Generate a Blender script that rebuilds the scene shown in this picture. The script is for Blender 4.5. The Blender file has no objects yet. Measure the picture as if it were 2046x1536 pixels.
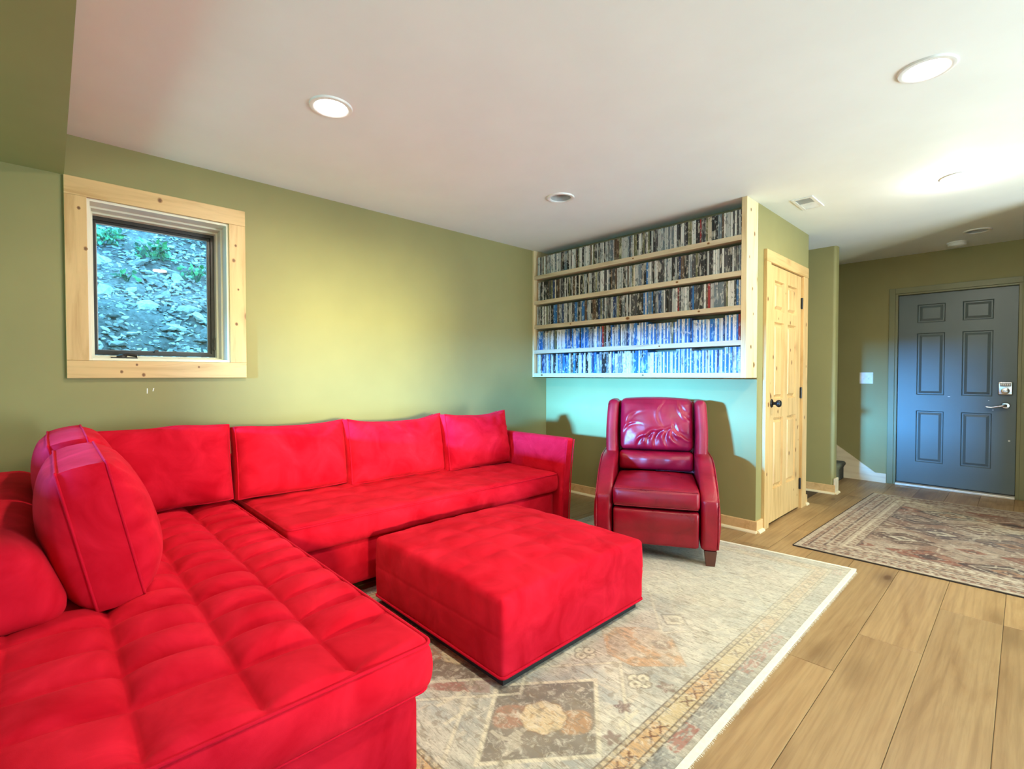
import bpy, bmesh, math, random
import numpy as np
from mathutils import Vector, Matrix
random.seed(7)
rng = np.random.default_rng(7)
PI = math.pi
SC = bpy.context.scene
COL = SC.collection

# ------------------------------------------------------------------ camera, world, lights, exposure
cam_d = bpy.data.cameras.new('camera')
cam = bpy.data.objects.new('camera', cam_d); COL.objects.link(cam); SC.camera = cam
cam.location = (0, 0, 1.18)
cam_d.sensor_fit = 'HORIZONTAL'; cam_d.sensor_width = 36.0
cam_d.lens = 974 / 2046 * 36.0
cam_d.clip_start = 0.02; cam_d.clip_end = 200
HEAD = math.radians(46.5)                       # left of the +Y axis
fw = Vector((-math.sin(HEAD), math.cos(HEAD), -math.tan(math.radians(1.18)))).normalized()
cam.rotation_euler = fw.to_track_quat('-Z', 'Y').to_euler()

SC.view_settings.view_transform = 'Standard'; SC.view_settings.look = 'None'
SC.view_settings.gamma = 1.0; SC.view_settings.use_curve_mapping = False
SC.view_settings.exposure = 0.12
SC.cycles.max_bounces = 10; SC.cycles.diffuse_bounces = 6; SC.cycles.glossy_bounces = 4
SC.cycles.caustics_reflective = False; SC.cycles.caustics_refractive = False
SC.cycles.sample_clamp_indirect = 6.0

W = bpy.data.worlds.new('sky'); SC.world = W; W.use_nodes = True
bg = W.node_tree.nodes['Background']
bg.inputs[0].default_value = (0.20, 0.66, 1.0, 1); bg.inputs[1].default_value = 5.6

def lamp(name, kind, loc, aim, energy, color, **kw):
    d = bpy.data.lights.new(name, kind); d.energy = energy; d.color = color
    for k, v in kw.items(): setattr(d, k, v)
    o = bpy.data.objects.new(name, d); COL.objects.link(o); o.location = loc
    if aim is not None:
        o.rotation_euler = (Vector(aim) - Vector(loc)).to_track_quat('-Z', 'Z').to_euler()
    return o
DAY = (0.08, 0.42, 1.0)
CAN = (1.0, 0.90, 0.70)
# blue daylight that falls through the glazed opening behind the viewer on to the shelf wall
lamp('daylight_rear', 'AREA', (-1.5, -6.8, 1.79), (-1.6, 3.8, 0.85), 10000, DAY, shape='RECTANGLE', size=0.8, size_y=0.35)
# paler daylight through the side opening, which makes the soft patch on the window wall
lamp('daylight_side', 'AREA', (9.0, -1.7, 1.6), (-3.48, 1.65, 1.05), 2200, (0.92, 1.0, 0.60), shape='SQUARE', size=0.6)
# fills added behind and right of the viewer, tilted up to brighten the ceiling
lamp('added_fill_rear', 'AREA', (1.5, -3.1, 0.55), (0.3, 0.3, 3.6), 30, (0.97, 1.0, 0.94), shape='RECTANGLE', size=1.6, size_y=0.9)
lamp('added_fill_right', 'AREA', (3.3, 3.5, 0.6), (0.0, 2.8, 4.0), 225, (0.90, 1.0, 0.97), shape='RECTANGLE', size=2.2, size_y=1.0)
lamp('added_fill_low_left', 'AREA', (-3.15, -3.1, 0.5), (-2.9, -0.6, 2.4), 45, (0.20, 0.80, 0.58), shape='RECTANGLE', size=0.5, size_y=0.8)  # added fill aimed up to tint the soffit underside blue-green
CAN_W = 21

CEIL = 2.44
# ------------------------------------------------------------------ helpers
def link(name, me, mats, parent=None):
    o = bpy.data.objects.new(name, me); COL.objects.link(o)
    if mats is not None:
        for m in (mats if isinstance(mats, (list, tuple)) else [mats]): me.materials.append(m)
    if parent is not None:
        o.parent = parent
        o.matrix_parent_inverse = PINV.get(parent.name, Matrix())
    return o
PINV = {}
def tag(o, label=None, cat=None, group=None, kind=None):
    if label: o['label'] = label
    if cat: o['category'] = cat
    if group: o['group'] = group
    if kind: o['kind'] = kind
    return o
def thing(name, loc, label, cat, group=None, rotz=0.0, local=False, kind=None):
    """Empty at the base of a thing; local=False lets its parts be given in world coordinates."""
    o = bpy.data.objects.new(name, None); COL.objects.link(o); o.location = loc
    o.rotation_euler = (0, 0, rotz); o.empty_display_size = 0.1
    tag(o, label, cat, group, kind)
    PINV[o.name] = Matrix() if local else Matrix.Translation(Vector(loc)).inverted()
    return o
def mesh(name, V, F, smooth=False, sharp=None):
    me = bpy.data.meshes.new(name)
    me.from_pydata([tuple(map(float, v)) for v in V], [], [tuple(int(i) for i in f) for f in F])
    if smooth:
        me.polygons.foreach_set('use_smooth', [True] * len(me.polygons))
        if sharp: me.set_sharp_from_angle(angle=math.radians(sharp))
    me.update()
    return me
BOXF = [(0,3,2,1),(4,5,6,7),(0,1,5,4),(1,2,6,5),(2,3,7,6),(3,0,4,7)]
def boxv(lo, hi):
    x0,y0,z0 = lo; x1,y1,z1 = hi
    return [(x0,y0,z0),(x1,y0,z0),(x1,y1,z0),(x0,y1,z0),(x0,y0,z1),(x1,y0,z1),(x1,y1,z1),(x0,y1,z1)]
class MB:
    def __init__(s): s.V=[]; s.F=[]; s.mi=[]
    def add(s, V, F, mi=0):
        b=len(s.V); s.V += [tuple(v) for v in V]; s.F += [tuple(i+b for i in f) for f in F]; s.mi += [mi]*len(F); return s
    def box(s, lo, hi, mi=0): return s.add(boxv(lo,hi), BOXF, mi)
    def prism(s, poly, axis, a, b, mi=0):
        """poly: 2-D points in the two other axes (in order), extruded along axis from a to b"""
        def p3(p, t):
            if axis=='x': return (t,p[0],p[1])
            if axis=='y': return (p[0],t,p[1])
            return (p[0],p[1],t)
        n=len(poly); V=[p3(p,a) for p in poly]+[p3(p,b) for p in poly]
        F=[tuple(range(n-1,-1,-1)), tuple(range(n,2*n))]+[(i,(i+1)%n,n+(i+1)%n,n+i) for i in range(n)]
        return s.add(V,F,mi)
    def lathe(s, prof, c, axis='z', n=24, mi=0):
        V=[];F=[]
        for (r,t) in prof:
            for k in range(n):
                a=2*PI*k/n; u,v=r*math.cos(a),r*math.sin(a)
                p=(u,v,t) if axis=='z' else ((t,u,v) if axis=='x' else (u,t,v))
                V.append((c[0]+p[0],c[1]+p[1],c[2]+p[2]))
        for i in range(len(prof)-1):
            for k in range(n):
                F.append((i*n+k,i*n+(k+1)%n,(i+1)*n+(k+1)%n,(i+1)*n+k))
        return s.add(V,F,mi)
    def tube(s, pts, r, n=6, closed=False, mi=0):
        P=[Vector(p) for p in pts]; m=len(P); V=[];F=[]
        up=Vector((0.13,0.27,0.95)).normalized()
        for i,p in enumerate(P):
            a=P[(i-1)%m] if (closed or i>0) else p; b=P[(i+1)%m] if (closed or i<m-1) else p
            t=(b-a).normalized()
            e=t.cross(up)
            if e.length<1e-3: e=t.cross(Vector((1,0,0)))
            e.normalize(); f=t.cross(e).normalized()
            rr=r[i] if isinstance(r,(list,tuple)) else r
            for k in range(n):
                q=p+(e*math.cos(2*PI*k/n)+f*math.sin(2*PI*k/n))*rr; V.append(tuple(q))
        for i in range(m if closed else m-1):
            j=(i+1)%m
            for k in range(n): F.append((i*n+k,i*n+(k+1)%n,j*n+(k+1)%n,j*n+k))
        if not closed:
            F.append(tuple(range(n-1,-1,-1))); F.append(tuple((m-1)*n+k for k in range(n)))
        return s.add(V,F,mi)
    def build(s, name, mats, parent=None, smooth=False, sharp=None, bevel=0.0, seg=2):
        me=mesh(name,s.V,s.F)
        if any(s.mi): me.polygons.foreach_set('material_index', s.mi)
        bm=bmesh.new(); bm.from_mesh(me)
        bmesh.ops.recalc_face_normals(bm, faces=bm.faces)
        if bevel>0:
            es=[e for e in bm.edges if len(e.link_faces)==2 and e.calc_face_angle(0)>0.5]
            bmesh.ops.bevel(bm, geom=es, offset=bevel, segments=seg, profile=0.6, affect='EDGES', clamp_overlap=True)
        bm.to_mesh(me); bm.free()
        if smooth:
            me.polygons.foreach_set('use_smooth',[True]*len(me.polygons))
            me.set_sharp_from_angle(angle=math.radians(sharp or 40))
        me.update()
        return link(name, me, mats, parent)
def box(name, lo, hi, mats, parent=None, bevel=0.0, **k):
    return MB().box(lo,hi).build(name,mats,parent,bevel=bevel,**k)

def soft_grid(n):
    """a cube surface on an n=(nx,ny,nz) grid in [-1,1]^3: welded vertices and quads"""
    nx,ny,nz=n; idx={}; V=[]; F=[]
    def vid(i,j,k):
        key=(i,j,k)
        if key not in idx: idx[key]=len(V); V.append((2*i/nx-1,2*j/ny-1,2*k/nz-1))
        return idx[key]
    for i in range(nx):
        for j in range(ny):
            F.append((vid(i,j,0),vid(i,j+1,0),vid(i+1,j+1,0),vid(i+1,j,0)))
            F.append((vid(i,j,nz),vid(i+1,j,nz),vid(i+1,j+1,nz),vid(i,j+1,nz)))
    for i in range(nx):
        for k in range(nz):
            F.append((vid(i,0,k),vid(i+1,0,k),vid(i+1,0,k+1),vid(i,0,k+1)))
            F.append((vid(i,ny,k),vid(i,ny,k+1),vid(i+1,ny,k+1),vid(i+1,ny,k)))
    for j in range(ny):
        for k in range(nz):
            F.append((vid(0,j,k),vid(0,j,k+1),vid(0,j+1,k+1),vid(0,j+1,k)))
            F.append((vid(nx,j,k),vid(nx,j+1,k),vid(nx,j+1,k+1),vid(nx,j,k+1)))
    return np.array(V),F
def soft_box(lo, hi, r, n, deform=None):
    """box with rounded edges on a dense grid; deform(P, N, U) gets points, rounded normals and cube coords"""
    lo=np.array(lo,float); hi=np.array(hi,float); c=(lo+hi)/2; h=(hi-lo)/2
    U,F=soft_grid(n)
    r=min(r,h.min()*0.999)
    # spend grid lines near the edges
    S=np.sign(U)*(1-(1-np.abs(U))**1.0)
    P=S*h
    I=np.clip(P,-(h-r),h-r); D=P-I
    m=np.abs(D).max(1); L=np.linalg.norm(D,axis=1)
    N=np.where(L[:,None]>1e-9,D/np.maximum(L,1e-9)[:,None],0)
    Q=np.where(L[:,None]>1e-9,I+N*r,P)
    Q=Q+c
    if deform is not None: Q=deform(Q,N,U)
    return Q,F
def vnoise(x, y, scale, seed=0):
    """smooth value noise, about -1..1"""
    g=np.random.default_rng(seed).uniform(-1,1,(64,64))
    X=np.asarray(x)*scale; Y=np.asarray(y)*scale
    i=np.floor(X).astype(int); j=np.floor(Y).astype(int); fx=X-i; fy=Y-j
    fx=fx*fx*(3-2*fx); fy=fy*fy*(3-2*fy)
    a=g[i%64,j%64]; b=g[(i+1)%64,j%64]; c=g[i%64,(j+1)%64]; d=g[(i+1)%64,(j+1)%64]
    return (a*(1-fx)+b*fx)*(1-fy)+(c*(1-fx)+d*fx)*fy
def soft(name, lo, hi, r, n, mat, parent, deform=None, sharp=None):
    Q,F=soft_box(lo,hi,r,n,deform)
    return link(name, mesh(name,Q,F,True,sharp), mat, parent)

# ------------------------------------------------------------------ materials
def srgb(r,g,b):
    f=lambda c:(c/255)/12.92 if c/255<=0.04045 else ((c/255+0.055)/1.055)**2.4
    return (f(r),f(g),f(b),1)
class NT:
    def __init__(s,name):
        s.m=bpy.data.materials.new(name); s.m.use_nodes=True; s.t=s.m.node_tree; s.b=s.t.nodes['Principled BSDF']
    def n(s,typ,**kw):
        nd=s.t.nodes.new(typ)
        for k,v in kw.items():
            if k.startswith('i_'):
                key=k[2:]; key=int(key) if key.isdigit() else key.replace('_',' ')
                nd.inputs[key].default_value=v
            else: setattr(nd,k,v)
        return nd
    def l(s,a,b): s.t.links.new(a,b)
    def coord(s,scale=(1,1,1),kind='Object',rot=(0,0,0)):
        tc=s.n('ShaderNodeTexCoord'); mp=s.n('ShaderNodeMapping'); mp.inputs['Scale'].default_value=scale; mp.inputs['Rotation'].default_value=rot
        s.l(tc.outputs[kind],mp.inputs[0]); return mp.outputs[0]
    def pos(s,scale=(1,1,1)):
        g=s.n('ShaderNodeNewGeometry'); mp=s.n('ShaderNodeMapping'); mp.inputs['Scale'].default_value=scale
        s.l(g.outputs['Position'],mp.inputs[0]); return mp.outputs[0]
    def noise(s,vec,scale,detail=3,rough=0.55,dist=0.0):
        nd=s.n('ShaderNodeTexNoise'); nd.inputs['Scale'].default_value=scale; nd.inputs['Detail'].default_value=detail
        nd.inputs['Roughness'].default_value=rough; nd.inputs['Distortion'].default_value=dist
        s.l(vec,nd.inputs['Vector']); return nd.outputs[0]
    def ramp(s,fac,stops,interp='LINEAR'):
        nd=s.n('ShaderNodeValToRGB'); cr=nd.color_ramp; cr.interpolation=interp
        while len(cr.elements)>1: cr.elements.remove(cr.elements[0])
        cr.elements[0].position=stops[0][0]; cr.elements[0].color=stops[0][1]
        for p,c in stops[1:]:
            e=cr.elements.new(p); e.color=c
        s.l(fac,nd.inputs[0]); return nd.outputs[0]
    def mix(s,fac,a,b,blend='MIX'):
        nd=s.n('ShaderNodeMix',data_type='RGBA',blend_type=blend)
        for v,k in ((fac,0),(a,6),(b,7)):
            if hasattr(v,'node'): s.l(v,nd.inputs[k])
            else: nd.inputs[k].default_value=v
        return nd.outputs[2]
    def bump(s,h,strength=0.2,dist=0.01):
        nd=s.n('ShaderNodeBump'); nd.inputs['Strength'].default_value=strength; nd.inputs['Distance'].default_value=dist
        s.l(h,nd.inputs['Height']); s.l(nd.outputs[0],s.b.inputs['Normal'])
    def set(s,**kw):
        for k,v in kw.items():
            i=s.b.inputs[k.replace('_',' ')]
            if hasattr(v,'node'): s.l(v,i)
            else: i.default_value=v
        return s
def paint(name,col,rough=0.6,var=0.05,bump=0.06,scale=3.0,spec=0.35):
    t=NT(name); v=t.pos()
    a=tuple(c*(1-var) for c in col[:3])+(1,); b=tuple(min(1,c*(1+var)) for c in col[:3])+(1,)
    t.set(Base_Color=t.ramp(t.noise(v,scale,4),[(0.3,a),(0.7,b)]),Roughness=rough)
    t.b.inputs['Specular IOR Level'].default_value=spec
    if bump: t.bump(t.noise(v,260,2),bump,0.002)
    return t.m
def plain(name,col,rough=0.5,metal=0.0,spec=0.5,var=0.08):
    t=NT(name); v=t.pos()
    a=tuple(c*(1-var) for c in col[:3])+(1,); b=tuple(min(1,c*(1+var)) for c in col[:3])+(1,)
    t.set(Base_Color=t.ramp(t.noise(v,18,3),[(0.3,a),(0.7,b)]),Roughness=rough,Metallic=metal)
    t.b.inputs['Specular IOR Level'].default_value=spec
    return t.m
def emit(name,col,strength):
    t=NT(name); t.set(Base_Color=(0.8,0.8,0.8,1)); t.b.inputs['Emission Color'].default_value=col; t.b.inputs['Emission Strength'].default_value=strength
    return t.m
def pine(name,axis,light=(0.66,0.43,0.185),mid=(0.52,0.305,0.11),knot=(0.24,0.11,0.035),knots=1.0,rough=0.42):
    t=NT(name)
    g=[9,9,9]; g['xyz'.index(axis)]=0.9
    v=t.pos(tuple(g)); 
    n1=t.noise(v,2.2,5,0.6,0.6)
    base=t.ramp(n1,[(0.30,mid+(1,)),(0.50,light+(1,)),(0.66,tuple(min(1,c*1.08) for c in light)+(1,)),(0.8,mid+(1,))])
    k=[4.2,4.2,4.2]; k['xyz'.index(axis)]=2.6
    kv=t.pos(tuple(k))
    vo=t.n('ShaderNodeTexVoronoi',feature='F1'); vo.inputs['Scale'].default_value=1.0; vo.inputs['Randomness'].default_value=1.0
    t.l(kv,vo.inputs['Vector'])
    km=t.ramp(vo.outputs['Distance'],[(0.0,(1,1,1,1)),(0.05,(0.9,0.9,0.9,1)),(0.08,(0.30,0.30,0.30,1)),(0.20,(0,0,0,1))])
    if knots!=1.0:
        mm=t.n('ShaderNodeMath',operation='MULTIPLY'); t.l(km,mm.inputs[0]); mm.inputs[1].default_value=knots; km=mm.outputs[0]
    t.set(Base_Color=t.mix(km,base,knot+(1,)),Roughness=rough)
    t.bump(n1,0.08,0.003)
    return t.m

M_wall  = paint('olive_wall_paint',(0.300,0.265,0.108),0.55,0.04)
M_ceil  = paint('white_ceiling_paint',(0.845,0.885,0.885),0.75,0.02,0.05)
M_white = plain('white_plastic',(0.82,0.81,0.77),0.4)
M_trimw = plain('white_trim_metal',(0.85,0.85,0.84),0.4)
M_pineX = pine('pine_grain_x','x'); M_pineY = pine('pine_grain_y','y'); M_pineZ = pine('pine_grain_z','z')
M_shelf = pine('shelf_pine_grain_x','x',(0.66,0.55,0.37),(0.52,0.40,0.24))
M_shelfZ= pine('shelf_pine_grain_z','z',(0.82,0.66,0.38),(0.70,0.50,0.25))
M_base  = pine('baseboard_pine','y',(0.72,0.46,0.21),(0.58,0.33,0.13))
M_shoe  = pine('shoe_mould_pine','x',(0.85,0.72,0.47),(0.75,0.60,0.36),knots=0.4)
M_skirt = pine('stair_skirt_pine','x',(0.82,0.70,0.50),(0.74,0.60,0.40))
M_door  = paint('slate_door_paint',(0.115,0.150,0.155),0.38,0.05,0.03,spec=0.5)
M_casing= paint('olive_casing_paint',(0.225,0.222,0.115),0.40,0.05,0.02)
M_black = plain('dark_bronze',(0.025,0.022,0.02),0.35,0.6)
M_wframe= plain('black_window_frame',(0.035,0.028,0.022),0.35)
M_nickel= plain('satin_nickel',(0.72,0.70,0.66),0.25,1.0)
M_alu   = plain('sill_aluminium',(0.75,0.70,0.60),0.4,0.4)
M_leg   = plain('dark_walnut_leg',(0.10,0.030,0.018),0.35)
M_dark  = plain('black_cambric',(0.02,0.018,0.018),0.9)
M_carp  = paint('grey_stair_carpet',(0.10,0.105,0.095),0.95,0.3,0.6,90)
M_baffle= plain('grey_baffle',(0.42,0.42,0.42),0.6)
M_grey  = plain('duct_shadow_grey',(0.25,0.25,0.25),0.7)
M_lens  = emit('lit_lens',(1.0,0.97,0.9,1),14.0)

def fabric(name,col,hi):
    t=NT(name); v=t.pos()
    n=t.noise(v,5.5,5,0.6,0.8); f=t.noise(v,700,2)
    t.set(Base_Color=t.ramp(n,[(0.32,col+(1,)),(0.62,tuple((a+b)/2 for a,b in zip(col,hi))+(1,)),(0.8,hi+(1,))]),Roughness=0.92)
    t.b.inputs['Sheen Weight'].default_value=0.12; t.b.inputs['Sheen Roughness'].default_value=0.45
    t.b.inputs['Sheen Tint'].default_value=(1.0,0.12,0.16,1)
    t.b.inputs['Specular IOR Level'].default_value=0.1
    t.bump(f,0.15,0.0015)
    return t.m
M_red  = fabric('red_microsuede',(0.46,0.0010,0.012),(0.78,0.015,0.044))
M_pipe = fabric('red_piping',(0.50,0.003,0.02),(0.60,0.008,0.03))
def leather():
    t=NT('oxblood_leather'); v=t.pos()
    n=t.noise(v,6,4,0.6,0.5)
    vo=t.n('ShaderNodeTexVoronoi',feature='DISTANCE_TO_EDGE'); vo.inputs['Scale'].default_value=260; t.l(v,vo.inputs['Vector'])
    t.set(Base_Color=t.ramp(n,[(0.3,(0.20,0.0015,0.010,1)),(0.7,(0.33,0.003,0.017,1))]),Roughness=t.ramp(n,[(0.3,(0.27,)*3+(1,)),(0.7,(0.36,)*3+(1,))]))
    mx=t.n('ShaderNodeMath',operation='MULTIPLY_ADD'); t.l(t.noise(v,16,4,0.6,1.0),mx.inputs[0]); mx.inputs[1].default_value=2.0; t.l(vo.outputs[0],mx.inputs[2])
    t.bump(mx.outputs[0],0.16,0.004)
    t.b.inputs['Specular IOR Level'].default_value=0.45
    return t.m
M_lea = leather()

# ------------------------------------------------------------------ room shell
XW, YB, XC, YC = -3.48, 3.80, -1.37, 6.60        # window wall, shelf wall, closet wall, entry wall
XR, YD = 3.4, -3.2
def struct(o,label,cat): return tag(o,label,cat,kind='structure')
# window wall with its opening (y 0.17..0.825, z 1.265..2.115)
wy0,wy1,wz0,wz1 = 0.155,0.835,1.255,2.128
b=MB(); x0,x1=XW-0.30,XW
b.box((x0,YD,0),(x1,wy0,CEIL)).box((x0,wy1,0),(x1,YC,CEIL)).box((x0,wy0,0),(x1,wy1,wz0)).box((x0,wy0,wz1),(x1,wy1,CEIL))
wall_left=struct(b.build('wall_left',M_wall),'olive green wall behind the red sofa, with the small window','wall')
for (y,z,h,l) in ((0.405,1.085,0.030,0.0),(0.432,1.092,0.018,0.003)):
    MB().prism([(y,z-h/2),(y+0.005,z-h/2),(y+0.006+l,z+h/2),(y+0.001+l,z+h/2)],'x',XW,XW+0.0012).build('scuff',M_white,wall_left)
struct(box('wall_back',(XW,YB,0),(XC,YB+0.11,CEIL),M_wall),'olive wall under the pine video shelves','wall')
# closet wall with door opening
cy0,cy1,cz1=4.005,4.795,2.045
b=MB(); b.box((XC-0.11,YB+0.11,0),(XC,cy0,CEIL)).box((XC-0.11,cy1,0),(XC,5.0,CEIL)).box((XC-0.11,cy0,cz1),(XC,cy1,CEIL))
struct(b.build('wall_closet',M_wall),'narrow olive wall around the pine closet door','wall')
# stub wall with bullnose end beside the stairs
b=MB(); r=0.03; a0,a1=5.60,5.72; xe=-1.29
arc=[]
for k in range(7):
    t=-PI/2+PI/2*k/6; arc.append((xe-r+r*math.cos(t),a0+r+r*math.sin(t)))
for k in range(7):
    t=PI/2*k/6; arc.append((xe-r+r*math.cos(t),a1-r+r*math.sin(t)))
b.prism([(XW,a0)]+arc+[(XW,a1)],'z',0,CEIL)
struct(b.build('wall_stair',M_wall,smooth=True),'olive stub wall with a rounded end beside the stairs','wall')
# entry wall with door opening
ex0,ex1,ez1=-0.955,-0.045,2.04
b=MB(); b.box((XW,YC,0),(ex0,YC+0.14,CEIL)).box((ex1,YC,0),(XR,YC+0.14,CEIL)).box((ex0,YC,ez1),(ex1,YC+0.14,CEIL)).box((ex0,YC+0.105,-0.003),(ex1,YC+0.14,ez1))
struct(b.build('wall_entry',M_wall),'olive wall around the slate grey entry door','wall')
# walls behind the camera, with openings added and shaped to pass the lamps' light
def pierced(name,axis,at,th,lo,hi,holes,label):
    """wall across x (axis 'y') or y (axis 'x') with rectangular openings (a,b,z0,z1)"""
    b=MB(); holes=sorted(holes); c=lo
    def q(a,bb,z0,z1):
        if axis=='y': b.box((a,at-th,z0),(bb,at,z1))
        else: b.box((at,a,z0),(at+th,bb,z1))
    for (a,bb,z0,z1) in holes:
        q(c,a,0,CEIL)
        if z0>0: q(a,bb,0,z0)
        q(a,bb,z1,CEIL); c=bb
    q(c,hi,0,CEIL)
    return struct(b.build(name,M_wall),label,'wall')
pierced('wall_rear','y',YD,0.12,XW,XR,[(-3.3,-2.5,0.05,1.0),(-2.275,-1.42,1.354,1.607),(0.7,2.3,0.05,1.0)],'olive wall behind the viewer with openings shaped for the added light')
pierced('wall_right','x',XR,0.12,YD,YC,[(-0.53,0.13,0.95,1.75),(2.35,4.65,0.05,2.1)],'olive wall across from the window wall')
struct(box('wall_light_block',(0.35,5.0,0),(XR,5.11,CEIL),M_wall),'unseen olive panel added to keep light off the entry wall','wall')  # added out of view to block the right-hand fill from the entry wall
# ceiling with two open cans
b=MB().box((XW-0.3,YD-0.12,CEIL),(XR+0.12,YC+0.14,CEIL+0.16))
ceil=b.build('ceiling',M_ceil)
OFF=[(-2.30,2.66),(-0.31,5.92)]
for (x,y) in OFF:
    cb=MB().lathe([(0.0001,-0.1),(0.072,-0.1),(0.072,0.13),(0.0001,0.13)],(x,y,CEIL),n=32).build('cutter',None)
    md=ceil.modifiers.new('hole','BOOLEAN'); md.object=cb; md.operation='DIFFERENCE'; md.solver='EXACT'
    dg=bpy.context.evaluated_depsgraph_get(); me=bpy.data.meshes.new_from_object(ceil.evaluated_get(dg))
    ceil.modifiers.clear(); ceil.data=me; bpy.data.objects.remove(cb)
struct(ceil,'flat white ceiling with recessed lights','ceiling')
struct(box('trim_soffit',(XW,-1.3,2.225),(XR,0.07,CEIL-0.001),M_wall),'olive painted soffit dropped below the ceiling over the window','soffit')

# ------------------------------------------------------------------ floor of planks
def plank_mat():
    t=NT('oak_vinyl_plank')
    oi=t.n('ShaderNodeObjectInfo')
    g=t.n('ShaderNodeNewGeometry')
    off=t.n('ShaderNodeVectorMath',operation='MULTIPLY'); off.inputs[1].default_value=(17,31,7)
    cb=t.n('ShaderNodeCombineXYZ'); 
    for k in range(3): t.l(oi.outputs['Random'],cb.inputs[k])
    t.l(cb.outputs[0],off.inputs[0])
    ad=t.n('ShaderNodeVectorMath',operation='ADD'); t.l(g.outputs['Position'],ad.inputs[0]); t.l(off.outputs[0],ad.inputs[1])
    def mpn(sc):
        m=t.n('ShaderNodeMapping'); m.inputs['Scale'].default_value=sc; t.l(ad.outputs[0],m.inputs[0]); return m.outputs[0]
    n1=t.noise(mpn((5.5,0.9,1)),1.0,5,0.55,1.2)
    wv=t.n('ShaderNodeTexWave',wave_type='BANDS',bands_direction='X'); t.l(mpn((9,0.55,1)),wv.inputs['Vector'])
    wv.inputs['Scale'].default_value=1.0; wv.inputs['Distortion'].default_value=9.0; wv.inputs['Detail'].default_value=3.0; wv.inputs['Detail Scale'].default_value=0.9; wv.inputs['Detail Roughness'].default_value=0.55
    n2=t.noise(mpn((95,4,1)),1.0,3,0.6,0.3)
    c=t.ramp(n1,[(0.26,(0.27,0.15,0.058,1)),(0.40,(0.42,0.265,0.12,1)),(0.54,(0.48,0.32,0.152,1)),(0.68,(0.43,0.275,0.125,1)),(0.80,(0.28,0.16,0.062,1))])
    c=t.mix(t.ramp(wv.outputs[0],[(0.0,(0.20,)*3+(1,)),(0.22,(0.05,)*3+(1,)),(0.5,(0,0,0,1))]),c,(0.20,0.105,0.04,1))
    c=t.mix(t.ramp(n2,[(0.34,(0.26,)*3+(1,)),(0.55,(0,0,0,1))]),c,(0.22,0.125,0.05,1))
    vo=t.n('ShaderNodeTexVoronoi'); vo.inputs['Scale'].default_value=1.0; t.l(mpn((5.2,1.9,0.001)),vo.inputs['Vector'])
    km=t.ramp(vo.outputs['Distance'],[(0,(0.95,)*3+(1,)),(0.07,(0.85,)*3+(1,)),(0.11,(0.50,)*3+(1,)),(0.20,(0.30,)*3+(1,)),(0.40,(0,0,0,1))])
    c=t.mix(km,c,(0.13,0.062,0.02,1))
    tone=t.ramp(oi.outputs['Random'],[(0,(0.68,0.665,0.66,1)),(1,(0.90,0.88,0.86,1))])
    c=t.mix(1.0,c,tone,'MULTIPLY')
    t.set(Base_Color=c,Roughness=0.42); t.bump(n2,0.06,0.002)
    t.b.inputs['Specular IOR Level'].default_value=0.4
    return t.m
M_plank=plank_mat()
M_sub=plain('dark_plank_joint',(0.07,0.045,0.025),0.8)
floor=struct(box('floor',(XW-0.3,YD-0.12,-0.10),(XR+0.12,YC+0.3,-0.003),M_sub),'tan oak plank floor with long boards','floor')
PW,PL=0.2265,1.52
plank_cache={}
def plank(x0,y0,y1):
    L=round(y1-y0,3); key=L
    if key not in plank_cache:
        b=MB(); gx,gy,e=0.0009,0.0009,0.0018
        V=boxv((gx,gy,-0.008),(PW-gx,L-gy,-0.0012))+[(gx+e,gy+e,0),(PW-gx-e,gy+e,0),(PW-gx-e,L-gy-e,0),(gx+e,L-gy-e,0)]
        F=[f for f in BOXF if f!=(4,5,6,7)]+[(4,5,9,8),(5,6,10,9),(6,7,11,10),(7,4,8,11),(8,9,10,11)]
        me=mesh('plank',V,F); me.materials.append(M_plank); plank_cache[key]=me
    o=bpy.data.objects.new('plank',plank_cache[key]); COL.objects.link(o); o.parent=floor; o.location=(x0,y0,0)
joint={0:3.243,1:3.239,2:2.656}
k0=-0.055
for i in range(-9,15):
    x=k0-PW*(i+1)                                   # plank from x to x+PW
    ref={0:3.239,1:2.656,-1:3.243}.get(i, 0.37+((i*0.618)%1.0)*PL)
    y=ref-PL*math.ceil((ref+2.4)/PL)
    ymin=-2.4
    while y<YC+0.1:
        a,bb=max(y,-2.4),min(y+PL,YC+0.1)
        if bb-a>0.05 and bb>ymin-0.01 and not (x+PW<XC-0.02 and a>YB):
            plank(x,a,bb)
        y+=PL

# ------------------------------------------------------------------ baseboards
def baseboard(name,p0,p1,nrm,label,h=0.088,th=0.014,mat=None):
    """board with a shoe moulding along a wall from p0 to p1 (2-D), standing out along nrm"""
    (ax,ay),(bx,by)=p0,p1; nx,ny=nrm
    o=thing(name,((ax+bx)/2,(ay+by)/2,0),label,'baseboard',kind='structure')
    def run(prof,nm,m,ext=0.0):
        tx,ty=bx-ax,by-ay; L=math.hypot(tx,ty); tx/=L; ty/=L
        V=[];n=len(prof)
        for (X,Y) in ((ax-tx*ext,ay-ty*ext),(bx+tx*ext,by+ty*ext)):
            for (d,z) in prof: V.append((X+nx*d,Y+ny*d,z))
        F=[tuple(range(n-1,-1,-1)),tuple(range(n,2*n))]+[(i,(i+1)%n,n+(i+1)%n,n+i) for i in range(n)]
        MB().add(V,F).build(nm,m,o)
    run([(0,0.0),(th,0.0),(th,h-0.004),(th-0.004,h),(0,h)],'board',mat or M_base)
    sh=[(th,0.0),(th+0.019,0.0)]+[(th+0.019*math.cos(t),0.019*math.sin(t)) for t in np.linspace(0.25,PI/2,5)]
    run(sh,'shoe_moulding',M_shoe)
    return o
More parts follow.
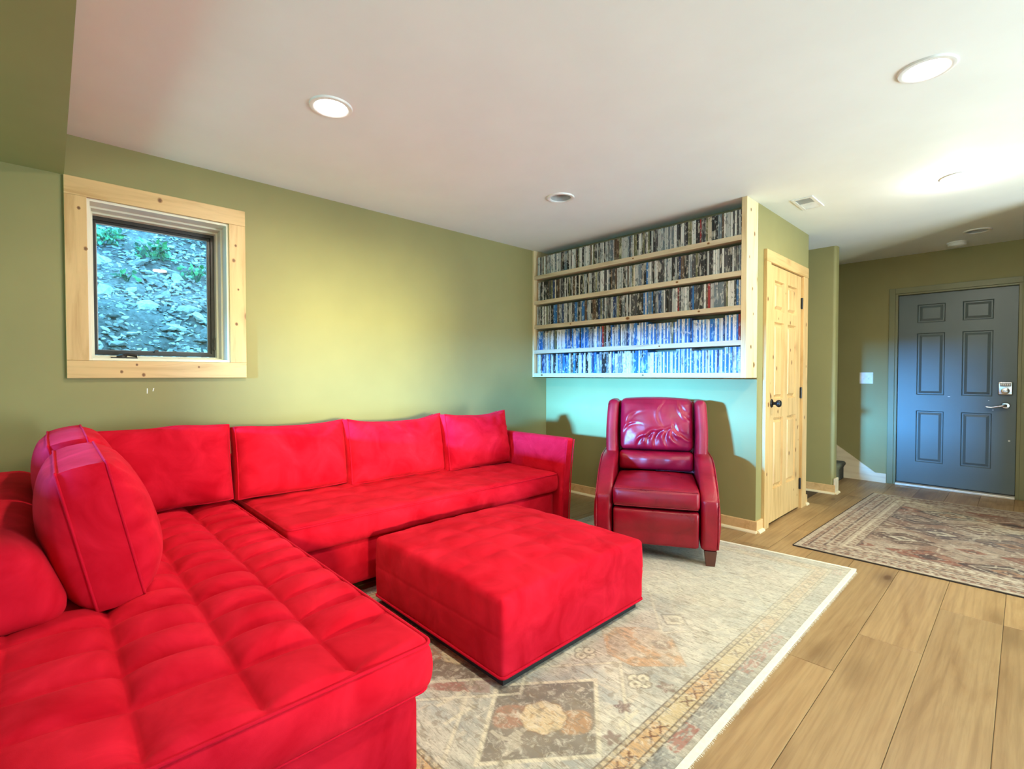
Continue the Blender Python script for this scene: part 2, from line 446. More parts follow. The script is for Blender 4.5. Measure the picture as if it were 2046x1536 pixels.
baseboard('baseboard_back',(-3.42,YB),(XC+0.014,YB),(0,-1),'pine baseboard under the video shelves behind the recliner')
baseboard('baseboard_closet',(XC,YB+0.001),(XC,3.908),(1,0),'short pine baseboard between wall corner and closet door')
baseboard('baseboard_hinge',(XC,4.925),(XC,5.0),(1,0),'short pine baseboard past the hinge side of the closet door')
baseboard('baseboard_stair',(-2.2,5.60),(xe+0.014,5.60),(0,-1),'pine baseboard along the stub wall by the stairs')
baseboard('baseboard_stub',(xe,5.60),(xe,5.72),(1,0),'pine baseboard return round the end of the stub wall',h=0.15,mat=M_skirt)
baseboard('baseboard_entry',(0.04,YC),(XR,YC),(0,-1),'pale baseboard past the entry door',mat=M_skirt)

# ------------------------------------------------------------------ window
win=thing('window_1',(XW,0.495,1.255),'small square casement window in a knotty pine frame','window',kind='structure')
C0,C1=0.067,0.924; T=0.022
def cas(lo,hi,m): box('casing',lo,hi,m,win,bevel=0.002)
cas((XW,C0,2.126),(XW+T,C1,2.222),M_pineY)
cas((XW,C0,1.160),(XW+T,C1,1.255),M_pineY)
cas((XW,C0,1.2555),(XW+T,0.157,2.1255),M_pineZ)
cas((XW,0.832,1.2555),(XW+T,C1,2.1255),M_pineZ)
def ring(y0,y1,z0,z1,w,xa,xb,name,m,parent,bev=0.0015):
    b=MB()
    b.box((xa,y0,z0),(xb,y0+w,z1)).box((xa,y1-w,z0),(xb,y1,z1)).box((xa,y0+w,z0),(xb,y1-w,z0+w)).box((xa,y0+w,z1-w),(xb,y1-w,z1))
    return b.build(name,m,parent,bevel=bev)
M_jamb=paint('pale_jamb',(0.80,0.77,0.62),0.45,0.05,0.02)
ring(wy0+0.001,wy1-0.001,wz0+0.001,wz1-0.001,0.014,XW-0.10,XW+0.0,'jamb',M_jamb,win)
ring(wy0+0.001,wy1-0.001,wz0+0.001,wz1-0.001,0.024,XW-0.175,XW-0.101,'jamb',M_jamb,win)
ring(wy0+0.001,wy1-0.001,wz0+0.001,wz1-0.001,0.034,XW-0.225,XW-0.176,'stop',M_jamb,win)
ring(wy0+0.016,wy1-0.034,wz0+0.04,wz1-0.034,0.020,XW-0.255,XW-0.226,'frame',M_wframe,win)
sash=ring(wy0+0.036,wy1-0.054,wz0+0.052,wz1-0.052,0.016,XW-0.275,XW-0.245,'sash',M_wframe,win)
sash2=ring(wy0+0.050,wy1-0.066,wz0+0.064,wz1-0.066,0.006,XW-0.268,XW-0.250,'glazing_bead',plain('grey_glazing_bead',(0.45,0.48,0.48),0.4),win)
t=NT('window_glass'); t.set(Base_Color=(1,1,1,1),Roughness=0.0,IOR=1.5); 
gl=t.n('ShaderNodeBsdfGlossy'); gl.inputs['Roughness'].default_value=0.0
tr=t.n('ShaderNodeBsdfTransparent'); tr.inputs['Color'].default_value=(0.93,0.97,0.97,1)
fr=t.n('ShaderNodeFresnel'); fr.inputs['IOR'].default_value=1.5
ms=t.n('ShaderNodeMixShader'); t.l(fr.outputs[0],ms.inputs[0]); t.l(tr.outputs[0],ms.inputs[1]); t.l(gl.outputs[0],ms.inputs[2])
t.l(ms.outputs[0],t.t.nodes['Material Output'].inputs['Surface']); M_glass=t.m
box('pane',(XW-0.262,wy0+0.054,wz0+0.068),(XW-0.258,wy1-0.070,wz1-0.070),M_glass,win)
# crank at the sill and the lock lever
b=MB(); b.lathe([(0.0,0.0),(0.026,0.0),(0.024,0.018),(0.012,0.026),(0.0,0.028)],(XW-0.11,0.305,wz0+0.014),n=16)
b.tube([(XW-0.11,0.305,wz0+0.034),(XW-0.105,0.33,wz0+0.042),(XW-0.10,0.375,wz0+0.034)],[0.010,0.009,0.010],8)
b.box((XW-0.135,0.255,wz0+0.0145),(XW-0.085,0.375,wz0+0.024))
b.build('crank_handle',M_wframe,win,smooth=True)
b=MB(); b.box((XW-0.24,0.474,wz0+0.052),(XW-0.225,0.494,wz0+0.075)); b.build('latch',M_wframe,win)
b=MB(); b.box((XW-0.225,wy1-0.047,1.34),(XW-0.205,wy1-0.036,1.42)); b.build('latch',M_wframe,win)

M_knot=plain('pine_knot',(0.16,0.068,0.020),0.5,var=0.4); M_knot2=plain('pine_knot_ring',(0.40,0.21,0.075),0.5,var=0.25)
def knot(P,r,parent,el=1.3):
    """flat oval knot with a paler ring; P(a,b,n) maps offsets on the face and a height off it"""
    b=MB(); n=10; ph=random.uniform(0,3)
    for (k,h,mi) in ((1.55,0.0003,1),(1.0,0.0005,0)):
        V=[P(k*r*math.cos(2*PI*i/n)*(1+0.12*math.sin(3*i+ph)),k*r*el*math.sin(2*PI*i/n),h) for i in range(n)]
        b.add(V,[tuple(range(n))],mi)
    b.build('knot',[M_knot,M_knot2],parent)
cas_=[o for o in win.children if o.name.startswith('casing')]
for (y,z,r,ci) in ((0.478,2.185,0.008,0),(0.125,2.06,0.005,2),(0.150,1.85,0.006,2),(0.868,1.995,0.005,3),(0.856,1.90,0.007,3),(0.880,1.72,0.004,3),(0.868,1.50,0.006,3),(0.292,1.195,0.005,1),(0.390,1.178,0.006,1),(0.36,1.235,0.004,1),(0.66,1.225,0.004,1)):
    knot(lambda a,b,h,y=y,z=z:(XW+T+h,y+a,z+b),r,win)
# ------------------------------------------------------------------ bank outside the window
M_soil=paint('blue_grey_scree',(0.19,0.20,0.205),0.9,0.45,0.8,24)
def stone_mat(n,c):
    return paint(n,c,0.75,0.30,0.5,30,0.4)
M_st=[stone_mat('shale_pale',(0.66,0.68,0.68)),stone_mat('shale_mid',(0.40,0.42,0.43)),stone_mat('shale_dark',(0.24,0.26,0.27))]
def bank_z(x,y): return 0.55+(-4.0-x)*0.92+0.05*np.sin(3.1*y+x*2)+0.04*np.sin(7*x+1.3*y)
gx=np.linspace(-4.0,-8.0,60); gy=np.linspace(-2.2,4.5,80)
X,Y=np.meshgrid(gx,gy,indexing='ij'); Z=bank_z(X,Y)+0.03*vnoise(X,Y,9,3)
V=np.stack([X,Y,Z],-1).reshape(-1,3); ny=len(gy)
F=[(i*ny+j,i*ny+j+1,(i+1)*ny+j+1,(i+1)*ny+j) for i in range(len(gx)-1) for j in range(ny-1)]
bank=tag(link('rock_bank',mesh('rock_bank',V,F,True),M_soil),'steep bank of broken grey shale outside the window','bank',kind='structure')
stone_me=[]
for k in range(9):
    bm=bmesh.new(); bmesh.ops.create_icosphere(bm,subdivisions=1,radius=1.0)
    for v in bm.verts:
        v.co=Vector((v.co.x*random.uniform(0.6,1.15),v.co.y*random.uniform(0.75,1.25),v.co.z*random.uniform(0.22,0.5)))
    me=bpy.data.meshes.new('stone'); bm.to_mesh(me); bm.free(); me.materials.append(M_st[k%3]); stone_me.append(me)
def stone_pos(x0,x1,y0,y1):
    x=random.uniform(x0,x1); y=random.uniform(y0,y1); return x,y,float(bank_z(x,y))
for k in range(300):
    x,y,z=stone_pos(-6.1,-4.45,0.12,1.5)
    o=bpy.data.objects.new('stone',random.choice(stone_me)); COL.objects.link(o); o.parent=bank
    s=random.uniform(0.014,0.027)*(1.0 if random.random()<0.9 else 1.6); o.scale=(s,s*random.uniform(1,1.7),s); o.location=(x,y,z+0.01)
    o.rotation_euler=(random.uniform(-0.5,0.5),random.uniform(0.1,1.1),random.uniform(-0.5,0.5))
SV=[];SF=[];SM=[]
for k in range(6200):
    if k<5200: x,y,z=stone_pos(-6.5,-4.3,-0.1,1.8)
    else: x,y,z=stone_pos(-7.5,-4.1,-2.0,4.3)
    me=random.choice(stone_me); s=random.uniform(0.009,0.022) if k<5200 else random.uniform(0.03,0.08)
    M=Matrix.Translation((x,y,z+0.008))@Matrix.Rotation(random.uniform(-0.2,1.5),4,'Y')@Matrix.Rotation(random.uniform(-1.2,1.2),4,'Z')@Matrix.Rotation(random.uniform(-0.5,0.5),4,'X')@Matrix.Diagonal((s,s*1.4,s,1))
    bse=len(SV); SV+=[tuple(M@v.co) for v in me.vertices]; SF+=[tuple(i+bse for i in p.vertices) for p in me.polygons]; SM+=[random.randrange(3)]*len(me.polygons)
me=mesh('scree',SV,SF); me.polygons.foreach_set('material_index',SM)
tag(link('scree',me,M_st,bank),kind='stuff')
# leafy weeds growing at the top of the bank
M_leaf=[paint('weed_leaf_green',(0.10,0.42,0.16),0.5,0.3,0,40),paint('weed_leaf_dark',(0.03,0.17,0.10),0.5,0.3,0,40),paint('weed_leaf_teal',(0.16,0.50,0.28),0.5,0.3,0,40)]
def weed(x,y,n,R,label):
    z=float(bank_z(x,y)); root=thing('weed',(x,y,z),label,'plant','weeds at the top of the bank')
    b=MB(); lv=MB()
    for s in range(5):
        a=random.uniform(0,2*PI); tip=Vector((x+math.cos(a)*R*0.6,y+math.sin(a)*R*0.6,z+R*random.uniform(0.5,1.1)))
        b.tube([(x,y,z-0.03),((x+tip.x)/2,(y+tip.y)/2,z+R*0.5),tuple(tip)],[0.006,0.005,0.002],5)
    for k in range(n):
        th=random.uniform(0,2*PI); rr=R*random.random()**0.5
        c=Vector((x+rr*math.cos(th),y+rr*math.sin(th),z+random.uniform(0.05,1.0)*R)); L=random.uniform(0.03,0.075)
        q=Vector((random.gauss(0,1),random.gauss(0,1),random.gauss(0.4,0.6))).normalized(); w=q.cross(Vector((random.random(),random.random(),random.random()))).normalized(); nn=q.cross(w)
        pts=[c,c+q*L*0.35+w*L*0.32+nn*L*0.06,c+q*L*0.75+w*L*0.25,c+q*L,c+q*L*0.75-w*L*0.25,c+q*L*0.35-w*L*0.32+nn*L*0.06]
        lv.add([tuple(p) for p in pts],[(0,1,2,3),(0,3,4,5)],random.randrange(3))
    b.build('stem',M_leaf[1],root); o=lv.build('foliage',M_leaf,root); o['kind']='stuff'
wl=['broad leafy green weed at the top of the bank','low green weed beside the broad leafy one on the bank','tall thin weed growing among the bank stones','dark leafy weed in the upper corner of the window','spreading weed above the bank, hidden mostly by the window head','small leafy weed part way down the bank','upright green weed at the upper edge of the scree']
for (x,y,n,R),l in zip([(-5.92,0.36,170,0.17),(-5.92,0.76,140,0.16),(-5.80,1.10,50,0.13),(-6.30,0.30,220,0.20),(-6.32,0.78,240,0.22),(-5.62,0.52,26,0.08),(-6.25,1.30,160,0.22)],wl): weed(x,y,n,R,l)

# ------------------------------------------------------------------ panelled doors
def door_leaf(root,P,w,h,th,panels,mf,mp,groove=0.010):
    """P(u,v,n) -> world; leaf of stiles and rails with raised panels; panels = [(u0,u1,v0,v1)]"""
    us=sorted({0,w}|{p[0] for p in panels}|{p[1] for p in panels}); vs=sorted({0,h}|{p[2] for p in panels}|{p[3] for p in panels})
    b=MB()
    def bx(u0,u1,v0,v1,n0,n1):
        V=[P(u,v,n) for n in (n0,n1) for (u,v) in ((u0,v0),(u1,v0),(u1,v1),(u0,v1))]
        b.add(V,BOXF)
    cols=sorted({(p[0],p[1]) for p in panels}); rows=sorted({(p[2],p[3]) for p in panels})
    ue=[0]+[x for c in cols for x in c]+[w]; ve=[0]+[x for r_ in rows for x in r_]+[h]
    for i in range(0,len(ue),2): bx(ue[i],ue[i+1],0,h,-th,0)               # stiles
    for (a,c) in cols:
        for i in range(0,len(ve),2): bx(a,c,ve[i],ve[i+1],-th,0)            # rails
    b.build('leaf_frame',mf,root)
    for (u0,u1,v0,v1) in panels:
        g=0.008; k=min(0.040,(u1-u0)*0.18); d0,d1=-groove,-0.0025
        R=lambda e,n:[P(u0+e,v0+e,n),P(u1-e,v0+e,n),P(u1-e,v1-e,n),P(u0+e,v1-e,n)]
        V=R(0,-0.0005)+R(g,d0)+R(g+0.010,d0)+R(k,d1)+R(0,-th*0.8)
        F=[]
        for L in range(3): F+=[(L*4+i,L*4+(i+1)%4,L*4+4+(i+1)%4,L*4+4+i) for i in range(4)]
        F+=[(12,13,14,15),(16,19,18,17)]+[(i,16+i,16+(i+1)%4,(i+1)%4) for i in range(4)]
        MB().add(V,F).build('panel',mp,root)

# entry door
d1=thing('door_1',((ex0+ex1)/2,YC,0),'slate grey six panel entry door','door',kind='structure')
L0,L1,zb=-0.948,-0.056,0.032
PE=lambda u,v,n:(L0+u,YC+0.035-n,zb+v)
cu=[(-0.794-L0,-0.573-L0),(-0.443-L0,-0.221-L0)]
rv=[(0.26-zb,0.80-zb),(0.967-zb,1.611-zb),(1.72-zb,1.911-zb)]
door_leaf(d1,PE,L1-L0,2.02-zb,0.044,[(a,c,e,f) for (a,c) in cu for (e,f) in rv],M_door,M_door,0.014)
def ebox(nm,lo,hi,m,bev=0.0): return box(nm,lo,hi,m,d1,bevel=bev)
ebox('casing',(-1.026,YC-0.018,0),(-0.972,YC,2.098),M_casing,0.003)
ebox('casing',(-0.028,YC-0.018,0),(0.028,YC,2.098),M_casing,0.003)
ebox('casing',(-0.972,YC-0.018,2.040),(-0.028,YC,2.098),M_casing,0.003)
ebox('jamb',(-0.972,YC-0.006,0.0),(-0.951,YC+0.09,2.04),M_casing,0.002)
ebox('jamb',(-0.053,YC-0.006,0.0),(-0.028,YC+0.09,2.04),M_casing,0.002)
ebox('jamb',(-0.951,YC-0.006,2.022),(-0.053,YC+0.09,2.04),M_casing,0.002)
ebox('threshold',(-0.951,YC-0.045,0.0),(-0.053,YC+0.08,0.024),M_alu,0.006)
ebox('weatherstrip',(-0.948,YC+0.030,0.0245),(-0.056,YC+0.05,0.0315),M_dark)
# keypad deadbolt and lever
yk=YC+0.035
b=MB(); b.box((-0.182,yk-0.028,0.985),(-0.082,yk-0.0002,1.108)); dk=b.build('deadbolt',M_nickel,d1,bevel=0.008,seg=3,smooth=True)
b=MB(); b.box((-0.170,yk-0.0310,1.066),(-0.094,yk-0.0275,1.098)); b.build('keypad',plain('grey_keypad',(0.22,0.25,0.27),0.4),dk,bevel=0.001)
b=MB()
for i in range(5): b.box((-0.166+i*0.0145,yk-0.0330,1.074),(-0.156+i*0.0145,yk-0.0305,1.090))
b.build('keypad_buttons',M_white,dk)
b=MB(); b.lathe([(0.0,-0.016),(0.022,-0.016),(0.030,-0.012),(0.030,0.0)],(-0.132,yk-0.028,1.022),'y',20); b.box((-0.146,yk-0.052,1.017),(-0.118,yk-0.043,1.027)); b.build('thumb_turn',M_nickel,dk,smooth=True)
b=MB(); b.lathe([(0.0,-0.018),(0.026,-0.016),(0.033,-0.008),(0.035,0.0)],(-0.128,yk,0.882),'y',24)
b.tube([(-0.128,yk-0.012,0.882),(-0.128,yk-0.055,0.882),(-0.145,yk-0.062,0.882),(-0.185,yk-0.06,0.870),(-0.225,yk-0.058,0.862),(-0.262,yk-0.056,0.866)],[0.012,0.012,0.012,0.0095,0.0085,0.009],10)
b.build('lever_handle',M_nickel,d1,smooth=True)
b=MB(); b.lathe([(0.0,-0.004),(0.007,-0.003),(0.008,0.0)],(-0.100,yk,0.545),'y',12); b.build('sticker',M_white,d1)
for (x,z,s) in ((-0.535,0.955,0.009),(-0.245,0.925,0.004),(-0.215,0.835,0.006)):
    MB().box((x-s,yk-0.001,z-0.003),(x+s,yk-0.0001,z+0.003)).build('scuff',M_white,d1)
# closet door
d2=thing('door_2',(XC,4.4,0),'knotty pine six panel closet door with black knob','door',kind='structure')
u0,u1=4.02,4.78
PCl=lambda u,v,n:(XC+0.006+n,u0+u,0.018+v)
w=u1-u0
cu=[(0.115,0.335),(w-0.335,w-0.115)]; rv=[(0.27,0.80),(1.02,1.56),(1.66,1.90)]
rv=[(0.255,0.82),(0.965,1.575),(1.665,1.90)]
door_leaf(d2,PCl,w,2.012,0.038,[(a,c,e,f) for (a,c) in cu for (e,f) in rv],M_pineZ,M_pineZ,0.020)
def cbox(nm,lo,hi,m,bev=0.002): return box(nm,lo,hi,m,d2,bevel=bev)
cbox('casing',(XC,3.910,0),(XC+0.024,4.004,2.034),M_pineZ)
cbox('casing',(XC,4.800,0),(XC+0.024,4.922,2.034),M_pineZ)
cbox('casing',(XC,3.910,2.0345),(XC+0.026,4.922,2.122),M_pineY)
cbox('jamb',(XC-0.11,4.0045,0),(XC+0.002,4.0165,2.034),M_pineZ,0.001)
cbox('jamb',(XC-0.11,4.7835,0),(XC+0.002,4.7955,2.034),M_pineZ,0.001)
for z in (0.22,1.02,1.80):
    b=MB(); b.box((XC+0.0015,4.772,z-0.045),(XC+0.0085,4.800,z+0.045)); b.tube([(XC+0.013,4.786,z-0.048),(XC+0.013,4.786,z+0.048)],0.0075,8); b.build('hinge',M_black,d2)
b=MB(); b.lathe([(0.0,0.0),(0.033,0.0),(0.031,0.007),(0.013,0.012),(0.011,0.030),(0.019,0.036),(0.028,0.046),(0.029,0.058),(0.022,0.068),(0.0,0.071)],(XC+0.006,4.085,0.955),'x',24)
b.build('knob',M_black,d2,smooth=True,sharp=60)

for k in range(34):
    u=random.uniform(0.02,w-0.02); v=random.uniform(0.05,1.98); inp=any(a<u<c for (a,c) in cu) and any(e<v<f for (e,f) in rv)
    ed=min([abs(u-q) for p in cu for q in p]+[abs(v-q) for p in rv for q in p])
    if ed<(0.055 if inp else 0.015): continue
    n0=-0.0025 if inp else 0.0
    knot(lambda a,b,h,u=u,v=v,n0=n0:PCl(u+a,v+b,n0+h),random.uniform(0.004,0.011),d2,1.6)
for (y,z,r) in ((3.94,1.75,0.008),(3.97,0.95,0.009),(3.95,0.42,0.007),(4.87,1.62,0.009),(4.85,0.80,0.008),(4.88,1.25,0.006)):
    knot(lambda a,b,h,y=y,z=z:(XC+0.024+h,y+a,z+b),r,d2,1.5)
# ------------------------------------------------------------------ stairs
st=thing('trim_stairs',(-1.6,6.16,0),'grey carpeted stairs rising beside the entry door','stairs',kind='structure')
for k in range(6):
    x=-1.42-0.26*k; z=0.19*(k+1)
    b=MB(); rr=0.025
    prof=[(x-0.29,z-0.19 if k==0 else z-0.21),(x,z-0.19 if k==0 else z-0.21),(x,z-0.07)]+[(x+0.022-rr+rr*math.cos(t),z-rr+rr*math.sin(t)) for t in np.linspace(-0.9,PI/2,6)]+[(x-0.29,z)]
    b.prism(prof,'y',5.725,6.578); b.build('step',M_carp,st,smooth=True)
b=MB(); b.prism([(-1.030,0.0),(-1.030,0.100),(-1.125,0.100),(-3.0,1.47),(-3.0,1.05),(-1.60,0.0)],'y',6.582,YC); b.build('skirt_board',M_skirt,st)
b=MB(); b.prism([(-1.300,0.0),(-1.300,0.16),(-3.0,1.40),(-3.0,1.0),(-1.60,0.0)],'y',5.7203,5.7245); b.build('skirt_board',M_skirt,st)

# ------------------------------------------------------------------ ceiling fittings
def can_light(x,y,lit,label):
    o=thing('ceiling_light',(x,y,CEIL),label,'light','recessed lights in the ceiling' if False else None)
    MB().lathe([(0.072,0.0),(0.073,-0.006),(0.080,-0.010),(0.094,-0.008),(0.097,0.0)],(x,y,CEIL),n=40).build('trim_ring',M_trimw,o,smooth=True)
    if lit:
        MB().lathe([(0.0001,-0.016),(0.03,-0.0155),(0.055,-0.013),(0.068,-0.008),(0.073,-0.003)],(x,y,CEIL),n=40).build('lens',M_lens,o,smooth=True)
        l=lamp('bulb','AREA',(x,y,CEIL-0.022),(x,y,0),CAN_W,CAN,shape='DISK',size=0.14); l.parent=o; l.matrix_parent_inverse=PINV[o.name]
    else:
        MB().lathe([(0.0715,-0.001),(0.066,0.05),(0.055,0.10)],(x,y,CEIL),n=40).build('baffle',M_baffle,o,smooth=True)
        MB().lathe([(0.0001,0.075),(0.03,0.078),(0.05,0.09),(0.054,0.10)],(x,y,CEIL),n=32).build('bulb',M_white,o,smooth=True)
    return o
can_light(-2.27,0.98,True,'lit recessed ceiling light above the near end of the sofa')
can_light(-0.30,2.64,True,'lit recessed ceiling light over the plank floor by the large rug')
can_light(-0.30,0.98,True,'lit recessed ceiling light overhead, seen mirrored in the window glass')
g=can_light(-0.31,4.22,True,'glaring lit ceiling light over the entry rug')
l=lamp('bulb_glow','POINT',(-0.31,4.22,CEIL-0.075),None,7,(1,0.95,0.85),shadow_soft_size=0.03); l.parent=g; l.matrix_parent_inverse=PINV[g.name]
can_light(-2.30,2.66,False,'unlit recessed ceiling light in front of the video shelves')
can_light(-0.31,5.92,False,'unlit recessed ceiling light near the entry door')
sd=thing('smoke_detector',(-0.47,6.30,CEIL),'round white smoke detector on the ceiling by the entry door','detector')
MB().lathe([(0.075,0.0),(0.075,-0.010),(0.066,-0.013),(0.066,-0.017),(0.070,-0.018),(0.066,-0.036),(0.05,-0.043),(0.0001,-0.045)],(-0.47,6.30,CEIL),n=32).build('housing',M_white,sd,smooth=True)
MB().lathe([(0.012,0.0),(0.011,-0.003),(0.0001,-0.003)],(-0.45,6.28,CEIL-0.0445),n=12).build('test_button',M_trimw,sd)
vt=thing('ceiling_vent',(-1.12,4.06,CEIL),'white louvred air register on the ceiling by the closet','vent')
vx0,vx1,vy0,vy1=-1.192,-1.052,3.915,4.205
b=MB(); zt,zl=CEIL,CEIL-0.007
b.box((vx0,vy0,zl),(vx0+0.022,vy1,zt)).box((vx1-0.022,vy0,zl),(vx1,vy1,zt)).box((vx0+0.022,vy0,zl),(vx1-0.022,vy0+0.022,zt)).box((vx0+0.022,vy1-0.022,zl),(vx1-0.022,vy1,zt)).box((vx0+0.022,4.054,zl),(vx1-0.022,4.066,zt))
b.build('frame',M_trimw,vt,bevel=0.002)
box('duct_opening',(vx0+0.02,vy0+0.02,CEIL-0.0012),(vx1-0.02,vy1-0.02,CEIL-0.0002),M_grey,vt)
for k in range(18):
    y=vy0+0.028+k*(0.27-0.02)/18.0+ (0.006 if k>=9 else 0)
    s=1 if k<9 else -1
    MB().add([(vx0+0.022,y,zl+0.0005),(vx1-0.022,y,zl+0.0005),(vx1-0.022,y+0.0012,zl),(vx0+0.022,y+0.0012,zl),(vx0+0.022,y+0.005*s,zt-0.0014),(vx1-0.022,y+0.005*s,zt-0.0014),(vx1-0.022,y+0.005*s+0.0012,zt-0.0014),(vx0+0.022,y+0.005*s+0.0012,zt-0.0014)],BOXF).build('slat',M_trimw,vt)
# light switch
sw=thing('light_switch',(-1.222,YC,1.14),'white two gang light switch on the wall left of the entry door','switch')
box('plate',(-1.284,YC-0.006,1.078),(-1.160,YC-0.0002,1.202),M_white,sw,bevel=0.002)
for x in (-1.245,-1.199):
    MB().add([(x-0.005,YC-0.006,1.128),(x+0.005,YC-0.006,1.128),(x+0.005,YC-0.006,1.152),(x-0.005,YC-0.006,1.152),(x-0.004,YC-0.014,1.142),(x+0.004,YC-0.014,1.142),(x+0.004,YC-0.013,1.150),(x-0.004,YC-0.013,1.150)],BOXF).build('toggle',M_trimw,sw)

# ------------------------------------------------------------------ video shelf unit
YF=3.59
random.seed(21)
su=thing('video_shelf',(-2.43,YF,1.155),'pine wall shelf unit hung from the ceiling, packed with video cases','shelf')
box('side_panel',(XC-0.038,YF,1.155),(XC-0.0005,YB-0.001,CEIL-0.001),M_shelfZ,su,bevel=0.002)
box('side_panel',(XW+0.0005,YF,1.155),(XW+0.022,YB-0.001,CEIL-0.001),M_shelfZ,su,bevel=0.002)
STOP=[1.192,1.427,1.677,1.924,2.178]
for z in STOP: box('shelf',(XW+0.0225,YF+0.002,z-0.037),(XC-0.0385,YB-0.006,z),M_shelf,su,bevel=0.002)
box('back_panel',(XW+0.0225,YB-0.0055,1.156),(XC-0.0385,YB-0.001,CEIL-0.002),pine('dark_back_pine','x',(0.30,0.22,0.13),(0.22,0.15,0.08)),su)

for (y,z,r) in ((3.66,2.36,0.006),(3.73,2.20,0.008),(3.64,2.02,0.005),(3.70,1.80,0.006),(3.68,1.38,0.007),(3.74,1.25,0.010),(3.72,1.62,0.005)):
    knot(lambda a,b,h,y=y,z=z:(XC-0.0005+h,y+a,z+b),r,su,1.5)
for (x,zi,r) in ((-3.35,0,0.010),(-2.2,0,0.007),(-1.9,3,0.008),(-2.35,2,0.013),(-2.98,2,0.006),(-1.65,4,0.008),(-2.3,4,0.006),(-2.05,1,0.006),(-1.72,2,0.007)):
    knot(lambda a,b,h,x=x,z=STOP[zi]-0.018:(x+a,YF+0.002-h,z+b*0.7),r,su,1.0)
def case_mat(name,base,ink,ink2,amount):
    t=NT(name)
    v=t.pos((40,1,14)); v2=t.pos((75,1,40))
    n=t.noise(v,1.0,2,0.5); n2=t.noise(v2,1.0,2,0.5)
    c=t.ramp(n,[(0.0,base+(1,)),(amount+0.06,base+(1,)),(amount+0.09,ink+(1,)),(amount+0.20,ink+(1,)),(amount+0.23,ink2+(1,))])
    c=t.mix(t.ramp(n2,[(0.60,(0,0,0,1)),(0.65,(0.6,0.6,0.6,1))]),c,ink2+(1,))
    t.set(Base_Color=c,Roughness=0.28)
    return t.m
PAL=[('black',(0.02,0.02,0.02),(0.35,0.33,0.28),(0.55,0.55,0.5),0.50),('charcoal',(0.06,0.06,0.065),(0.20,0.20,0.18),(0.60,0.58,0.52),0.50),
     ('brown',(0.11,0.07,0.045),(0.30,0.22,0.14),(0.55,0.48,0.38),0.52),('white',(0.72,0.72,0.68),(0.45,0.45,0.42),(0.10,0.10,0.10),0.56),
     ('pale grey',(0.50,0.52,0.50),(0.28,0.30,0.30),(0.08,0.09,0.09),0.52),('slate',(0.16,0.20,0.23),(0.40,0.42,0.42),(0.70,0.70,0.68),0.50),
     ('navy',(0.02,0.04,0.12),(0.10,0.18,0.34),(0.60,0.62,0.62),0.50),('blue',(0.03,0.16,0.42),(0.25,0.45,0.62),(0.75,0.78,0.78),0.54),
     ('olive',(0.16,0.16,0.08),(0.34,0.33,0.20),(0.62,0.60,0.48),0.50),('red',(0.36,0.03,0.03),(0.12,0.03,0.03),(0.65,0.55,0.5),0.54),
     ('cream',(0.66,0.60,0.46),(0.36,0.28,0.18),(0.12,0.09,0.06),0.54)]
CM=[case_mat(p[0].replace(' ','_')+'_case_sleeve',*p[1:]) for p in PAL]
ROWW=[ # palette weights by row from the bottom shelf up
 [2,2,0.5,5,4,3,3,6,0.3,0.4,0.6],[1.5,1.5,0.5,6,4,3,2,7,0.3,0.4,0.8],[5,4,1.5,5,4,4,1.5,2,1,0.35,0.8],[7,5,2,5,5,3,0.5,0.2,2,0.2,0.8],[7,5,2,5,5,3,0.3,0.1,2.2,0.15,0.8]]
ROWN=['bottom','second lowest','middle','second highest','top']
def nth_(k):
    return '%d%s'%(k,'th' if 10<=k%100<=20 else {1:'st',2:'nd',3:'rd'}.get(k%10,'th'))
X0,X1=XW+0.026,XC-0.042
rest=MB(); case_me={}
def case_mesh(wd,ht,ci):
    k=(wd,ht,ci)
    if k not in case_me:
        b=MB(); b.box((-wd/2,0,0),(wd/2,0.135,ht))
        me=mesh('video_case',b.V,b.F); bm=bmesh.new(); bm.from_mesh(me)
        bmesh.ops.bevel(bm,geom=[e for e in bm.edges if abs(e.verts[0].co.y)<1e-6 and abs(e.verts[1].co.y)<1e-6],offset=0.0015,segments=1,affect='EDGES')
        bm.to_mesh(me); bm.free(); me.materials.append(CM[ci]); case_me[k]=me
    return case_me[k]
for r,z in enumerate(STOP):
    x=X1; cnt=0; nth=0; wts=np.array(ROWW[r]); wts=wts/wts.sum(); run=0; ci=0
    while x>X0+0.017:
        near=(X1-x)<0.85
        wd=random.choice([0.0145,0.0145,0.0145,0.0135,0.0155]); ht=random.choice([0.190,0.190,0.190,0.188,0.191]) if r>1 else random.choice([0.190,0.190,0.172,0.189])
        if near and r<2:                                   # uniform slim cases, white and blue alternating
            ht=0.172 if (cnt//9)%3 else 0.19
            wd=0.0135
            ci=[7,3,7,3,4,7,3][cnt%7] if random.random()<0.8 else int(rng.choice(11,p=wts))
        else:
            if run<=0: ci=int(rng.choice(11,p=wts)); run=random.choice([1,1,1,2])
            run-=1
        dy=random.uniform(0,0.010); yy=YF+0.034+dy; xc=x-wd/2
        if cnt<60:
            o=bpy.data.objects.new('video_case',case_mesh(wd,ht,ci)); COL.objects.link(o)
            o.location=(xc,yy,z+0.0002); o.rotation_euler=(0,random.uniform(-0.002,0.002),random.uniform(-0.012,0.012))
            tag(o,'%s video case, %s from the closet end of the %s pine shelf'%(PAL[ci][0],nth_(cnt+1),ROWN[r]),'video case','video cases at the closet end of the %s shelf'%ROWN[r])
        else:
            rest.box((xc-wd/2+0.0003,yy,z+0.0002),(xc+wd/2-0.0003,yy+0.135,z+ht),ci)
        cnt+=1; x-=wd+random.choice([0.0004,0.0006,0.0012])
